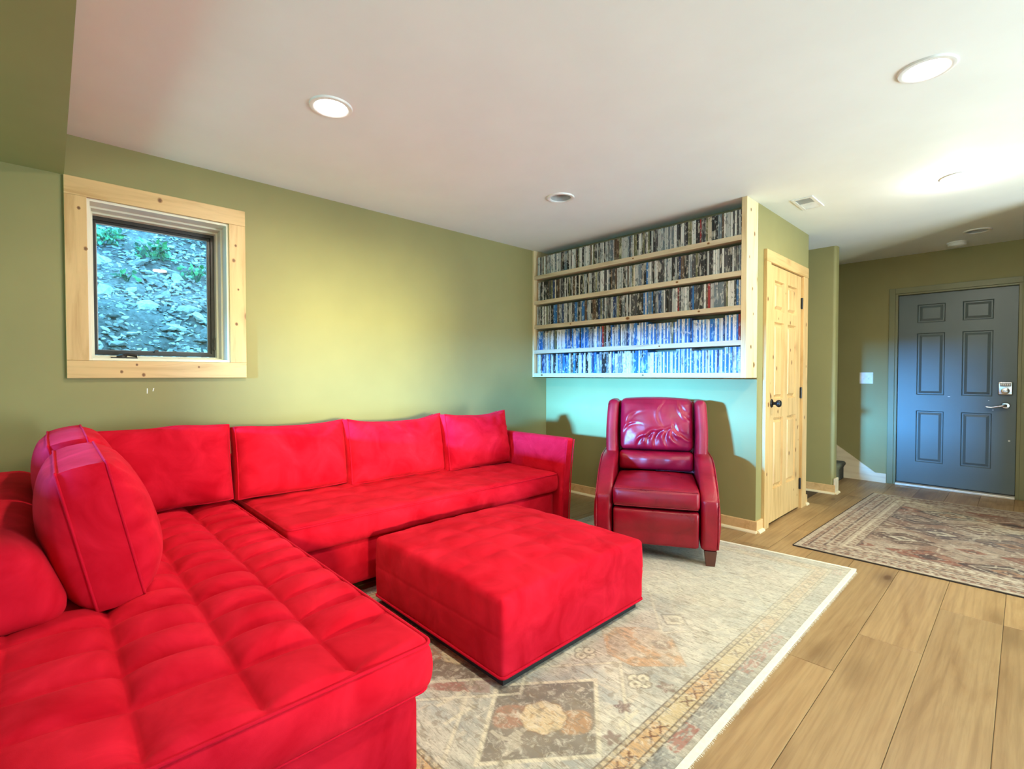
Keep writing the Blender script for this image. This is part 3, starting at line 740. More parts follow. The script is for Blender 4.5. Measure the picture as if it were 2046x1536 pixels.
ro=rest.build('video_cases',CM); tag(ro,'long rows of video cases filling the window wall end of all five pine shelves','video cases','video cases at the window wall end of the shelves','stuff')

# ------------------------------------------------------------------ upholstery helpers
def seam_fn(c, seams, lo, hi, soft_end=True):
    """1-D pillow profile 0 at seams, 1 mid cell; at the outer ends it stays high"""
    e=[lo]+list(seams)+[hi]; u=np.zeros_like(c)
    for i in range(len(e)-1):
        a,b=e[i],e[i+1]; m=(c>=a-1e-6)&(c<=b+1e-6); t=(c-a)/(b-a)
        if i==0: t=0.5+0.5*t
        elif i==len(e)-2: t=0.5*t
        u[m]=np.clip(4*t[m]*(1-t[m]),0,1)
    return u
def tufted(name,lo,hi,r,n,sx,sy,amp,crown,bulge,mat,parent,power=0.5,floor_mix=0.35,side_seams=None,fade=None):
    lo=np.array(lo,float); hi=np.array(hi,float)
    def deform(Q,N,U):
        x,y,z=Q[:,0].copy(),Q[:,1].copy(),Q[:,2].copy()
        hx=(hi[0]-lo[0])/2; hy=(hi[1]-lo[1])/2; cx=(lo[0]+hi[0])/2; cy=(lo[1]+hi[1])/2
        px=seam_fn(np.clip(x,lo[0],hi[0]),sx,lo[0],hi[0]); py=seam_fn(np.clip(y,lo[1],hi[1]),sy,lo[1],hi[1])
        pil=(1-floor_mix)*np.power(px*py,power)+floor_mix*np.minimum(np.power(px,power),np.power(py,power))
        top=np.clip(U[:,2]*8-7,0,1)*np.where(N[:,2]>0.3,1,np.where(np.abs(N).max(1)<1e-9,1,0))
        ex=np.clip((hx-np.abs(x-cx))/0.06,0,1); ey=np.clip((hy-np.abs(y-cy))/0.06,0,1); edge=np.minimum(ex,ey); edge=edge*edge*(3-2*edge)
        cr=crown*np.clip(1-((x-cx)/hx)**2,0,1)**0.5*np.clip(1-((y-cy)/hy)**2,0,1)**0.5
        a=amp if fade is None else amp*fade(x,y)
        dz=top*(cr-(a*(1-pil))*(0.25+0.75*edge)+0.002*vnoise(x,y,11,5)*edge)
        Q=Q.copy(); Q[:,2]=z+dz
        v=np.clip((z-lo[2])/(hi[2]-lo[2]),0,1); bl=bulge*np.sin(PI*v)**0.8
        for k in (0,1):
            s=np.where(np.abs(U[:,k])>0.999,np.sign(U[:,k]),0); Q[:,k]+=s*bl
            if side_seams is not None:
                o=1-k; cc=Q[:,o]; g=np.zeros(len(Q))
                for sv in side_seams[o]: g=np.maximum(g,np.exp(-((cc-sv)/0.007)**2))
                if len(side_seams)>2: 
                    for sv in side_seams[2]: g=np.maximum(g,1.2*np.exp(-((z-sv)/0.006)**2))
                Q[:,k]-=s*0.0016*g
                Q[:,k]+=s*0.002*vnoise(cc,z,14,9+k)
        return Q
    return soft(name,lo,hi,r,n,mat,parent,deform)
def rrect(x0,x1,y0,y1,z,r,n=6):
    P=[]
    for (cx,cy,a) in ((x1-r,y1-r,0),(x0+r,y1-r,PI/2),(x0+r,y0+r,PI),(x1-r,y0+r,1.5*PI)):
        for k in range(n+1):
            t=a+PI/2*k/n; P.append((cx+r*math.cos(t),cy+r*math.sin(t),z))
    return P
def dense(P,step=0.05):
    out=[]
    for a,b in zip(P,P[1:]+P[:1]):
        L=math.dist(a,b); m=max(1,int(L/step))
        for k in range(m): out.append(tuple(a[i]+(b[i]-a[i])*k/m for i in range(3)))
    return out
def pillow(name,w,h,t,bulge_f,bulge_b,mat,parent,M,seed=0,sag=0.0,ear=0.02,n=30,pw=0.5,pipe=0.0045,wr=0.006):
    """knife-edged or boxed cushion, local x width, z height, y thickness (front -y); M places it"""
    u=np.linspace(-1,1,n+1); U,Wv=np.meshgrid(u,u,indexing='ij')
    # rounded-square outline with slight ears and a sagging top edge
    q=0.90+0.10*np.maximum(np.abs(U),np.abs(Wv))**3
    rr=1-0.012*(U*U)*(Wv*Wv)
    Xc=U*w/2*rr*(1-0.03*(1-Wv**2)); Zc=Wv*h/2*rr
    Zc=Zc-sag*(1-U*U)*np.clip((Wv+1)/2,0,1)**2 + 0.006*vnoise(U+3,Wv*0+seed,2.2,seed)*np.abs(Wv)
    f=np.power(np.clip((1-np.abs(U)**2.6)*(1-np.abs(Wv)**2.6),0,1),pw)
    low=1.0+0.28*(-Wv)*0.6
    ang=np.arctan2(Wv,U); rad=np.maximum(np.abs(U),np.abs(Wv))
    edgew=np.clip((rad-0.45)/0.5,0,1)*np.clip((1-rad)/0.12,0,1)
    wrn=wr*edgew*np.sin(ang*17+4*vnoise(U*1.5+seed,Wv*1.5,1.4,seed+1))*np.clip(0.5+vnoise(U+seed,Wv,1.6,seed+2),0,1)
    nz=0.008*vnoise(U+5*seed,Wv,1.7,seed+3)*f
    Yf=-(t/2+bulge_f*f*low+wrn+nz); Yb=t/2+bulge_b*f*low
    Vf=np.stack([Xc,Yf,Zc],-1).reshape(-1,3); Vb=np.stack([Xc,Yb,Zc],-1).reshape(-1,3)
    m=n+1; F=[]
    for i in range(n):
        for j in range(n): F.append((i*m+j,(i+1)*m+j,(i+1)*m+j+1,i*m+j+1))
    nb=len(Vf)
    F+= [tuple(nb+k for k in f_[::-1]) for f_ in F]
    loop=[(i,0) for i in range(n)]+[(n,j) for j in range(n)]+[(i,n) for i in range(n,0,-1)]+[(0,j) for j in range(n,0,-1)]
    L=[i*m+j for i,j in loop]
    midr=2; V=np.concatenate([Vf,Vb])
    prev=L; base=len(V); extra=[]
    for s in range(1,midr+1):
        tt=s/(midr+1); row=Vf[L]*(1-tt)+Vb[L]*tt
        cen=row.mean(0); out=row-cen; out[:,1]=0; ln=np.linalg.norm(out,axis=1,keepdims=True); row=row+out/ln*0.008
        extra.append(row)
    idx=[L]+[[base+s*len(L)+k for k in range(len(L))] for s in range(midr)]+[[nb+k for k in L]]
    V=np.concatenate([V]+extra)
    for a,b in zip(idx,idx[1:]):
        for k in range(len(L)):
            k2=(k+1)%len(L); F.append((a[k],b[k],b[k2],a[k2]))
    def tf(A): return np.array([tuple(M@Vector(p)) for p in A])
    me=mesh(name,tf(V),F,True,48)
    o=link(name,me,mat,parent)
    if pipe:
        b=MB()
        for S in (Vf,Vb): b.tube([tuple(p) for p in tf(S[L])],pipe,6,True)
        b.build('piping',M_pipe,o,smooth=True,sharp=80)
    return o
def place(x,y,z,rz,lean):
    return Matrix.Translation((x,y,z))@Matrix.Rotation(rz,4,'Z')@Matrix.Rotation(lean,4,'X')

# ------------------------------------------------------------------ long sofa along the window wall
SEAT=0.45
so=thing('sofa',(-2.9,1.85,0),'long red microsuede sofa on the window wall, with three back cushions and one arm','sofa')
ends=(0.815,2.755)
soft('base',(-3.40,0.800,0.062),(-2.440,2.750,0.296),0.02,(24,40,8),M_red,so)
tufted('seat_cushion',(-3.30,ends[0],0.300),(-2.405,ends[1],SEAT),0.030,(60,128,12),[-3.14,-2.98,-2.80,-2.62],[0.99+0.1765*k for k in range(10)],0.010,0.016,0.012,M_red,so,1.0,0.0)
sc=[o for o in so.children if o.name.startswith('seat_cushion')][0]
b=MB(); b.tube(dense(rrect(-3.30,-2.400,ends[0]-0.004,ends[1],SEAT-0.014,0.03)),0.0045,6,True); b.build('piping',M_pipe,sc,smooth=True,sharp=80)
# arm: thin panel that flares outwards at the top
def arm_def(Q,N,U):
    Q=Q.copy(); v=np.clip((Q[:,2]-0.06)/0.64,0,1)
    Q[:,1]+=0.035*v**2; Q[:,0]+=0.015*v**2*(U[:,0]>0); return Q
soft('arm',(-3.42,2.760,0.062),(-2.365,2.845,0.700),0.016,(40,6,30),M_red,so,arm_def)
b=MB(); P=[(-2.348-0.016*0,2.765,0.10)]; 
pts=[(-2.362+0.015*v*v,2.764+0.035*v*v,0.07+0.62*v) for v in np.linspace(0,1,14)]; b.tube(pts,0.004,6); 
pts=[(-2.362+0.015*v*v,2.842+0.035*v*v,0.07+0.62*v) for v in np.linspace(0,1,14)]; b.tube(pts,0.004,6)
b.build('piping',M_pipe,so,smooth=True,sharp=80)
soft('backrest',(-3.43,0.800,0.30),(-3.27,2.758,0.71),0.05,(8,40,16),M_red,so)
def back_cushion(yc,w,parent,seed,x=-3.155,h=0.45,sag=0.03,zb=0.455,name='back_cushion',lean=0.20,t=0.10,bf=0.090,bb=0.03):
    M=place(x,yc,zb+h/2*math.cos(lean),PI/2,-lean)       # front faces +X
    return pillow(name,w,h,t,bf,bb,M_red,parent,M,seed,sag)
for k,(a,c) in enumerate(((0.775,1.425),(1.425,2.165),(2.165,2.775))):
    back_cushion((a+c)/2,c-a+0.012,so,11+k,x=[-3.165,-3.10,-3.035][k],h=[0.42,0.43,0.425][k],sag=[0.022,0.046,0.030][k],lean=0.17)
for (x,y) in ((-2.60,2.70),(-3.30,2.70),(-2.60,0.9),(-3.30,0.9)):
    b=MB(); b.lathe([(0.0001,0.0095 if x>-2.65 and y>0.8 else 0.0),(0.022,0.0095),(0.028,0.07),(0.0001,0.07)],(x,y,0),n=12); b.build('foot',M_leg,so,smooth=True)

# ------------------------------------------------------------------ near section: tufted bumper chaise
ch=thing('chaise',(-2.2,0.2,0),'deeply tufted red microsuede sofa section with an open end, beside the long sofa','sofa')
cx1,cy1=-1.150,0.735
soft('base',(-3.40,-0.42,0.055),(cx1,cy1,0.296),0.02,(60,30,8),M_red,ch)
sx=[-1.375-0.157*k for k in range(12,-1,-1)]; sy=[-0.305,-0.095,0.118,0.336,0.547]
tufted('seat_cushion',(-3.42,-0.44,0.298),(-1.128,0.757,SEAT),0.030,(300,160,12),sx,sy,0.052,0.028,0.014,M_red,ch,0.50,0.40,
       fade=lambda x,y: np.clip(0.45+(y+0.05)/0.35,0.35,1.0))
sc=[o for o in ch.children if o.name.startswith('seat_cushion')][0]
b=MB(); b.tube(dense(rrect(-3.42,-1.123,-0.444,0.762,SEAT-0.014,0.03)),0.005,6,True)
b.tube(dense(rrect(-3.42,-1.128,-0.442,0.757,0.300+0.010,0.03)),0.0045,6,True); b.build('piping',M_pipe,sc,smooth=True,sharp=80)
# stitched seams in the grooves of the tufting
# backrest of the near section, rounded over the top
def br_def(Q,N,U):
    Q=Q.copy(); v=np.clip((Q[:,2]-0.45)/0.27,0,1); Q[:,1]-=0.10*v**1.3; return Q
soft('backrest',(-3.42,-0.36,0.452),(-1.885,0.045,0.715),0.075,(50,20,20),M_red,ch,br_def)
# two boxed back cushions on it, leaning back
def boxed(xc,w,seed,y,zb,h,lean,nm='back_cushion'):
    M=place(xc,y,zb+h/2*math.cos(lean),0,lean)@Matrix.Rotation(PI,4,'Z')   # front faces +Y
    return pillow(nm,w,h,0.118,0.098,0.092,M_red,ch,M,seed,0.0,n=34,wr=0.008)
boxed(-2.235,0.60,31,0.110,0.462,0.450,0.205)
boxed(-2.870,0.60,37,0.095,0.462,0.470,0.205)
back_cushion(0.455,0.60,ch,15,x=-3.19,h=0.43,sag=0.0,zb=0.462,lean=0.17)
for (x,y) in ((-1.35,0.62),(-1.35,-0.3),(-3.3,0.62),(-3.3,-0.3)):
    b=MB(); b.lathe([(0.0001,0.0),(0.022,0.0),(0.028,0.06),(0.0001,0.06)],(x,y,0),n=12); b.build('foot',M_leg,ch,smooth=True)

# ------------------------------------------------------------------ ottoman
RT=0.009                                                    # top of the large rug
ox0,ox1,oy0,oy1=-2.275,-1.310,1.195,2.150
ot=thing('ottoman',((ox0+ox1)/2,(oy0+oy1)/2,RT),'square red microsuede ottoman with a shallow tufted top on the large rug','ottoman')
dx=[ox0+(ox1-ox0)*k/6 for k in range(1,6)]; dy=[oy0+(oy1-oy0)*k/6 for k in range(1,6)]
tufted('body',(ox0,oy0,0.050),(ox1,oy1,0.350),0.020,(96,96,36),dx,dy,0.009,0.045,0.004,M_red,ot,1.0,0.0,side_seams=(dx,dy,[0.205]))
bd=ot.children[0]
b=MB(); b.tube(dense(rrect(ox0-0.001,ox1+0.001,oy0-0.001,oy1+0.001,0.056,0.02)),0.006,6,True); b.build('piping',M_pipe,bd,smooth=True,sharp=80)
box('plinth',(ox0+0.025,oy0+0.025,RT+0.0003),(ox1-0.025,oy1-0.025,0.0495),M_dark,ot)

# ------------------------------------------------------------------ leather recliner
rc=thing('recliner',(-1.786,3.089,RT),'glossy dark red leather wing recliner with dark wooden legs under the video shelf','armchair',rotz=math.radians(30),local=True)
def lsoft(name,lo,hi,r,n,deform=None,mat=None,parent=None): return soft(name,lo,hi,r,n,mat or M_lea,parent or rc,deform)
# sides: arm panels with a top that sweeps down to the front
def arm_prof():
    P=[(-0.415,0.095),(0.36,0.095),(0.36,0.60),(0.05,0.615)]
    for t in np.linspace(0,1,12): 
        y=0.02-0.40*t; z=0.612-0.015*t-0.175*t**2.2; P.append((y,z))
    P+= [(-0.410,0.405),(-0.418,0.38)]
    return P
def rarm(s):
    def deform(Q,N,U):
        Q=Q.copy(); y=Q[:,1]; t=np.clip((0.02-y)/0.42,0,1)
        top=0.612-0.015*t-0.185*t**2.0
        v=(Q[:,2]-0.095)/(0.612-0.095); Q[:,2]=0.095+v*(top-0.095)
        Q[:,0]+=s*0.020*np.sin(np.clip(v,0,1)*PI)*np.clip(1-t*0.4,0,1)*(np.sign(U[:,0])==s)
        # rounded front nose
        Q[:,0]-=s*0.012*np.clip(v-0.75,0,1)
        return Q
    a,bb=(0.268,0.372) if s>0 else (-0.372,-0.268)
    o=lsoft('arm',(a,-0.415,0.095),(bb,0.34,0.612),0.030,(12,44,30),deform)
    b=MB(); xi=s*0.362
    pts=[]
    for y in np.linspace(0.30,-0.40,20):
        t=max(0,min(1,(0.02-y)/0.42)); pts.append((s*0.374-s*0.004,y,0.600-0.015*t-0.185*t*t))
    pts+= [(s*0.367,-0.412,0.36),(s*0.367,-0.413,0.11)]
    b.tube(pts,0.004,6); b.build('piping',M_lea,o,smooth=True,sharp=80)
rarm(1); rarm(-1)
# outer back shell and wings
def shell_def(Q,N,U):
    Q=Q.copy(); v=np.clip((Q[:,2]-0.12)/0.86,0,1); Q[:,1]+=0.11*v; return Q
lsoft('back_shell',(-0.345,0.265,0.110),(0.345,0.335,0.965),0.030,(24,8,30),shell_def)
def wing(s):
    def deform(Q,N,U):
        Q=Q.copy(); v=np.clip((Q[:,2]-0.56)/0.42,0,1)
        f=np.clip((0.30-Q[:,1])/0.25,0,1)
        Q[:,1]+=0.115*v                                       # lean with the back
        Q[:,1]-=f*(0.03-0.05*v)                                 # front edge sweeps back at the top
        Q[:,0]+=s*0.012*f*np.sin(PI*v)
        return Q
    a,bb=(0.270,0.350) if s>0 else (-0.350,-0.270)
    o=lsoft('wing',(a,0.080,0.565),(bb,0.330,0.982),0.034,(10,20,26),deform)
wing(1); wing(-1)
# back cushion with gathered folds
def bc_def(Q,N,U):
    Q=Q.copy(); x,z=Q[:,0],Q[:,2]; u=x/0.262; v=np.clip((z-0.61)/0.39,0,1)
    front=(U[:,1]<-0.5)
    f=np.power(np.clip((1-np.abs(u)**2.4),0,1),0.5)*np.power(np.clip(1-np.abs(2*v-1)**2.6,0,1),0.5)
    d=0.055*f*(0.75+0.35*np.sin(PI*v**0.8))
    # folds in the lower middle, fanning outwards
    for (fx,fz,L,ang,amp,wd) in ((-0.06,0.745,0.12,0.75,0.020,0.016),(-0.015,0.735,0.13,0.55,0.018,0.015),(0.045,0.73,0.12,0.25,0.017,0.015),(0.10,0.715,0.10,-0.35,0.015,0.014),(0.135,0.74,0.10,-0.8,0.014,0.014),(-0.11,0.72,0.10,0.95,0.014,0.014),(0.17,0.90,0.12,-0.7,0.009,0.014),(0.19,0.86,0.12,-0.75,0.008,0.012),(0.0,0.88,0.16,0.05,0.006,0.010),(-0.20,0.86,0.12,0.6,0.009,0.014),(-0.21,0.80,0.12,0.9,0.009,0.012),(0.2,0.70,0.12,-1.0,0.010,0.012)):
        dxn=(x-fx)*math.cos(ang)-(z-fz)*math.sin(ang)*1.0; dzn=(x-fx)*math.sin(ang)+(z-fz)*math.cos(ang)
        bend=dxn-0.6*dzn**2/0.1
        d=d+amp*np.exp(-(bend/wd)**2)*np.exp(-(dzn/(L*0.5))**2)-amp*0.9*np.exp(-((bend-wd*1.6)/wd)**2)*np.exp(-(dzn/(L*0.5))**2)
    d=d+0.006*vnoise(x+2,z,14,3)*f
    Q[:,1]-=np.where(front,d,0)
    Q[:,2]+=0.014*np.clip(1-u**2,0,1)*(U[:,2]>0.9)
    vv=np.clip((z-0.56)/0.42,0,1); Q[:,1]+=0.115*vv
    return Q
lsoft('back_cushion',(-0.262,0.150,0.610),(0.262,0.262,0.985),0.040,(72,8,64),bc_def)
def lum_def(Q,N,U):
    Q=Q.copy(); u=Q[:,0]/0.262; v=(Q[:,2]-0.475)/0.135; front=U[:,1]<-0.5
    f=np.power(np.clip(1-np.abs(u)**3,0,1),0.5)*np.power(np.clip(1-np.abs(2*v-1)**2.4,0,1),0.5)
    Q[:,1]-=np.where(front,0.035*f+0.004*vnoise(Q[:,0],Q[:,2],18,8)*f,0); Q[:,1]+=0.115*np.clip((Q[:,2]-0.56)/0.42,0,1)
    return Q
lsoft('lumbar_cushion',(-0.262,0.120,0.470),(0.262,0.262,0.606),0.030,(44,8,20),lum_def)
def seat_def(Q,N,U):
    Q=Q.copy(); u=Q[:,0]/0.28; t=(Q[:,1]+0.43)/0.6
    top=U[:,2]>0.85; Q[:,2]+=np.where(top,0.022*np.clip(1-u*u,0,1)**0.6*np.sin(np.clip(t,0,1)*PI)**0.6+0.003*vnoise(Q[:,0],Q[:,1],10,4),0)
    fr=U[:,1]<-0.9; Q[:,1]-=np.where(fr,0.016*np.clip(1-u**4,0,1)*np.sin(np.clip((Q[:,2]-0.335)/0.13,0,1)*PI)**0.7,0)
    return Q
s_=lsoft('seat_cushion',(-0.262,-0.425,0.336),(0.262,0.150,0.458),0.026,(40,40,14),seat_def)
b=MB()
for z in (0.452,0.346):
    b.tube([(x,-0.427-0.006*(1-(x/0.262)**4)+0.006,z) for x in np.linspace(-0.25,0.25,16)],0.0045,6)
b.build('piping',M_lea,s_,smooth=True,sharp=80)
def foot_def(Q,N,U):
    Q=Q.copy(); v=np.clip((Q[:,2]-0.10)/0.226,0,1); fr=U[:,1]<-0.9
    Q[:,1]-=np.where(fr,0.022*np.clip(v*1.6-0.6,0,1)**0.8*np.sin(PI*np.clip(v,0,0.96)),0); Q[:,1]+=0.018*(1-v); return Q
lsoft('footrest',(-0.258,-0.425,0.098),(0.258,-0.355,0.326),0.018,(30,8,24),foot_def)
MB().box((-0.262,-0.34,0.090),(0.262,0.262,0.332)).build('seat_box',M_dark,rc)
for sx_ in (-1,1):
    for y0 in (-0.40,0.27):
        b=MB(); x=sx_*0.325; w0,w1=0.036,0.026
        b.add([(x-w1,y0+0.0-w1+0.03,0.0003),(x+w1,y0-w1+0.03,0.0003),(x+w1,y0+w1+0.03,0.0003),(x-w1,y0+w1+0.03,0.0003),(x-w0,y0-w0+0.03,0.0945),(x+w0,y0-w0+0.03,0.0945),(x+w0,y0+w0+0.03,0.0945),(x-w0,y0+w0+0.03,0.0945)],BOXF)
        b.build('leg',M_leg,rc,bevel=0.003)

# ------------------------------------------------------------------ rugs (pattern woven into the pile as a colour per knot)
def rug_mat(name,wear,dark,wa=0.55):
    t=NT(name); at=t.n('ShaderNodeAttribute',attribute_name='weave')
    v=t.pos((1,1,1)); st_=t.pos((40,190,1))
    n=t.noise(st_,1.0,4,0.65,0.4); n2=t.noise(v,34,5,0.7,0.8); n3=t.noise(v,420,2); n4=t.noise(t.pos((14,75,1)),1.0,4,0.7,1.2)
    c=t.mix(t.ramp(n2,[(0.50,(0,0,0,1)),(0.66,(wa,wa,wa,1))]),at.outputs[0],wear+(1,))
    c=t.mix(t.ramp(n4,[(0.34,(0.78,)*3+(1,)),(0.49,(0,0,0,1))]),c,dark+(1,))
    c=t.mix(t.ramp(n,[(0.34,(0.45,)*3+(1,)),(0.50,(0,0,0,1))]),c,dark+(1,))
    t.set(Base_Color=c,Roughness=0.95); t.b.inputs['Specular IOR Level'].default_value=0.1
    t.b.inputs['Sheen Weight'].default_value=0.08
    t.bump(n3,0.25,0.002)
    return t.m
def rug_mesh(name,corner,nu,nv,colfn,h,mat,parent):
    """corner: four floor points (u0v0,u1v0,u1v1,u0v1); colfn(X,Y,s,t)->rgb"""
    s,t=np.meshgrid(np.linspace(0,1,nu+1),np.linspace(0,1,nv+1),indexing='ij'); c=np.array(corner)
    P=((1-s)*(1-t))[...,None]*c[0]+(s*(1-t))[...,None]*c[1]+(s*t)[...,None]*c[2]+((1-s)*t)[...,None]*c[3]
    X,Y=P[...,0],P[...,1]; rgb=colfn(X,Y,s,t)
    V=np.stack([X,Y,np.full_like(X,h)],-1).reshape(-1,3); m=nv+1; n0=len(V)
    i,j=np.meshgrid(np.arange(nu),np.arange(nv),indexing='ij'); a=(i*m+j).reshape(-1)
    F=np.stack([a,a+m,a+m+1,a+1],-1)
    loop=[k*m for k in range(nu)]+[nu*m+k for k in range(nv)]+[k*m+nv for k in range(nu,0,-1)]+[k for k in range(nv,0,-1)]
    Vb=V[loop].copy(); Vb[:,2]=0.0004
    me=bpy.data.meshes.new(name)
    nl=len(loop); side=[(loop[k],n0+k,n0+(k+1)%nl,loop[(k+1)%nl]) for k in range(nl)]
    Vall=np.concatenate([V,Vb]); Fall=np.concatenate([F,np.array(side)])
    me.vertices.add(len(Vall)); me.vertices.foreach_set('co',Vall.astype(np.float32).ravel())
    me.loops.add(len(Fall)*4); me.loops.foreach_set('vertex_index',Fall.astype(np.int32).ravel())
    me.polygons.add(len(Fall)); me.polygons.foreach_set('loop_start',np.arange(0,len(Fall)*4,4,dtype=np.int32))
    me.update(calc_edges=True); me.validate()
    ca=me.color_attributes.new('weave','FLOAT_COLOR','POINT')
    C=np.ones((len(Vall),4),np.float32); C[:n0,:3]=rgb.reshape(-1,3); C[n0:,:3]=rgb.reshape(-1,3)[loop]
    ca.data.foreach_set('color',C.ravel())
    return link(name,me,mat,parent)
def L3(r,g,b): return np.array(srgb(r,g,b)[:3])
class Canvas:
    def __init__(s,shape,base): s.c=np.zeros(shape+(3,))+base
    def put(s,mask,col,a=1.0):
        m=np.clip(mask,0,1)[...,None]*a; s.c=s.c*(1-m)+np.asarray(col)*m
def sstep(d,w): return np.clip(0.5-d/w,0,1)
def rug1_col(X,Y,s,t):
    W=1.80; dr=(1-s)*W; de=np.minimum(np.minimum(dr,s*W),np.minimum(t,1-t)*2.75)   # metres from right edge / nearest edge
    cv=Canvas(X.shape,L3(196,193,177))
    n=vnoise(X*0.7,Y,9,21)*0.6+vnoise(X,Y*3,14,22)*0.4
    cv.put(np.clip(n*1.4,0,1),L3(232,228,208),0.9); cv.put(np.clip(-n*1.5,0,1),L3(166,168,160),0.9)
    cv.put(np.clip(vnoise(X,Y*2.5,5,23)*1.4-0.2,0,1),L3(170,178,176),0.7)
    cv.put(np.clip(vnoise(X,Y,4,24)*1.6-0.5,0,1),L3(196,168,140),0.6)
    col=np.clip(vnoise(X,Y,22,25)*2,0,1)
    def dia(cx,cy,rx,ry,p=1.0):
        return (np.abs((X-cx)/rx)**p+np.abs((Y-cy)/ry)**p)**(1/p)-1      # <0 inside
    cream=L3(222,216,190); dark=L3(98,86,76); brown=L3(120,84,66); oran=L3(206,158,108); rust=L3(168,92,78)
    # medallions on three columns
    for ci,cx in enumerate((-1.12,-1.62,-2.12)):
        for k,cy in enumerate((1.21+0.03*ci,2.46,)):
            d=dia(cx,cy,0.36,0.46)*0.36
            cv.put(sstep(np.abs(d)-0.008,0.006),cream,0.8); cv.put(sstep(np.abs(np.abs(d)-0.012)-0.002,0.003),dark,0.35)
            d2=dia(cx,cy,0.235,0.295)*0.235
            fade=1.0 if k==0 else 0.35
            cv.put(sstep(d2,0.008),dark,0.72*fade)
            cv.put(sstep(np.abs(d2)-0.010,0.005),cream,1.0*fade)
            q=((X-cx)>0)^((Y-cy)>0.0)
            cv.put(sstep(d2+0.02,0.01)*q*np.clip(0.4+col,0,1),L3(150,140,124),0.6*fade)
            cv.put(sstep(dia(cx+0.09,cy+0.06,0.06,0.07,1.5)*0.06,0.01),oran,0.6*fade)
            cv.put(sstep(dia(cx-0.08,cy-0.08,0.06,0.07,1.5)*0.06,0.01),L3(190,140,112),0.6*fade)
            cv.put(sstep(np.abs(np.abs(X-cx)-0.205+0*Y)-0.008,0.006)*(np.abs(np.abs(Y-cy)-0.20)<0.065),cream,0.9*fade)
            rr=np.hypot(X-cx,(Y-cy)*0.95); an=np.arctan2(Y-cy,X-cx); R=0.078*(1+0.05*np.cos(8*an))
            cv.put(sstep(rr-R,0.006),L3(226,206,164),0.8*fade); cv.put(sstep(np.abs(rr-R)-0.003,0.004),brown,0.6*fade); cv.put(sstep(np.abs(rr-R*0.5)-0.003,0.004)*(np.cos(5*an)>0),L3(176,140,96),0.8*fade)
        for cy,c_,a_ in ((1.84,oran,0.75),(3.05,L3(196,160,124),0.35),(0.62,rust,0.6)):
            d=np.maximum(dia(cx-0.01,cy,0.21,0.22)*0.21,np.abs(Y-cy)-0.155)
            cv.put(sstep(d,0.012)*np.clip(0.45+col*0.8,0,1),c_,a_); cv.put(sstep(dia(cx+0.05,cy+0.07,0.045,0.04,1.4)*0.04,0.01),L3(120,110,104),0.6)
            cv.put(sstep(np.abs(d)-0.003,0.004),L3(150,124,96),0.45)
        # four-petalled flowers
        for (fx,fy) in ((cx-0.14,1.62),(cx+0.12,1.62),(cx-0.16,2.02),(cx+0.15,2.10),(cx-0.14,2.86),(cx+0.13,2.88)):
            a_=1.0 if fy<1.9 else 0.45
            for (ax,ay) in ((0.024,0.0),(-0.024,0.0),(0,0.028),(0,-0.028)):
                r_=np.hypot((X-fx-ax)/0.023,(Y-fy-ay)/0.026)
                cv.put(sstep((r_-1.15)*0.02,0.004),dark,0.8*a_); cv.put(sstep((r_-0.95)*0.02,0.004),cream,a_); cv.put(sstep((r_-0.25)*0.02,0.004),dark,0.8*a_)
        for (fx,fy) in ((cx-0.02,2.15),):
            d=dia(fx,fy,0.075,0.075)*0.07; cv.put(sstep(d,0.005),dark,0.75); cv.put(sstep(d+0.013,0.005),cream,0.9); cv.put(sstep(d+0.040,0.005),L3(140,130,112),0.8)
        d=np.maximum(dia(cx-0.42+0.0,1.16,0.20,0.18)*0.19,0*X-1)
        cv.put(sstep(d,0.01)*np.clip(0.5+col,0,1),rust,0.75); cv.put(sstep(np.abs(d-0.03)-0.012,0.008)*(vnoise(X,Y,30,61)>0.0),L3(232,222,196),0.8)
        for (fx,fy) in ((cx+0.16,1.45),(cx+0.22,1.30),(cx+0.21,1.66)):
            cv.put(sstep(np.hypot(X-fx,Y-fy)-0.028*(1+0.3*np.cos(5*np.arctan2(Y-fy,X-fx))),0.008),L3(118,84,78),0.7)
    # small scattered marks
    mk=(vnoise(X*1.0,Y*1.6,34,31)>0.55); cv.put(mk*1.0,L3(140,126,104),0.45)
    mk=(vnoise(X*1.2,Y*1.0,26,32)>0.62); cv.put(mk*1.0,L3(214,206,184),0.6)
    # borders
    bd=np.minimum(dr,de)
    o=(de<0.165); 
    def band(a,b,c_,al=1.0): cv.put(((de>=a)&(de<b))*1.0,c_,al)
    alg=np.where(de>=dr-1e-6,Y,X)                                   # along-border coordinate
    seg=np.floor(alg/0.15+0.3*np.sin(alg*3)).astype(int)
    tint=np.random.default_rng(5).uniform(0,1,(400,))[np.abs(seg)%400][...,None]
    outer=L3(118,124,126)*(1-tint)+L3(168,160,146)*tint
    m=((de>=0.0)&(de<0.082))[...,None]; cv.c=np.where(m,cv.c*0.35+outer*0.65,cv.c)
    cv.put(((de<0.075)&(de>0.018)&(vnoise(alg*1.6,de*20,30,41)>0.35))*1.0,L3(90,92,96),0.5)
    cv.put(((de<0.07)&(de>0.02)&(tint[...,0]>0.8)&(vnoise(alg*2,de*6,26,42)>-0.1))*1.0,rust,0.65)
    band(0.082,0.158,L3(206,186,142),0.9)
    tint2=np.random.default_rng(6).uniform(0,1,(400,))[np.abs(np.floor(alg/0.21).astype(int))%400]
    cv.put(((de>=0.082)&(de<0.158)&(tint2>0.6))*1.0,L3(206,160,112),0.6)
    cc=(np.mod(alg,0.062)-0.031)/0.031; dd=(de-0.120)/0.019
    xm=(np.abs(np.abs(cc)-np.abs(dd)*0.9)<0.20)&(np.abs(dd)<1)&(np.abs(cc)<0.8)
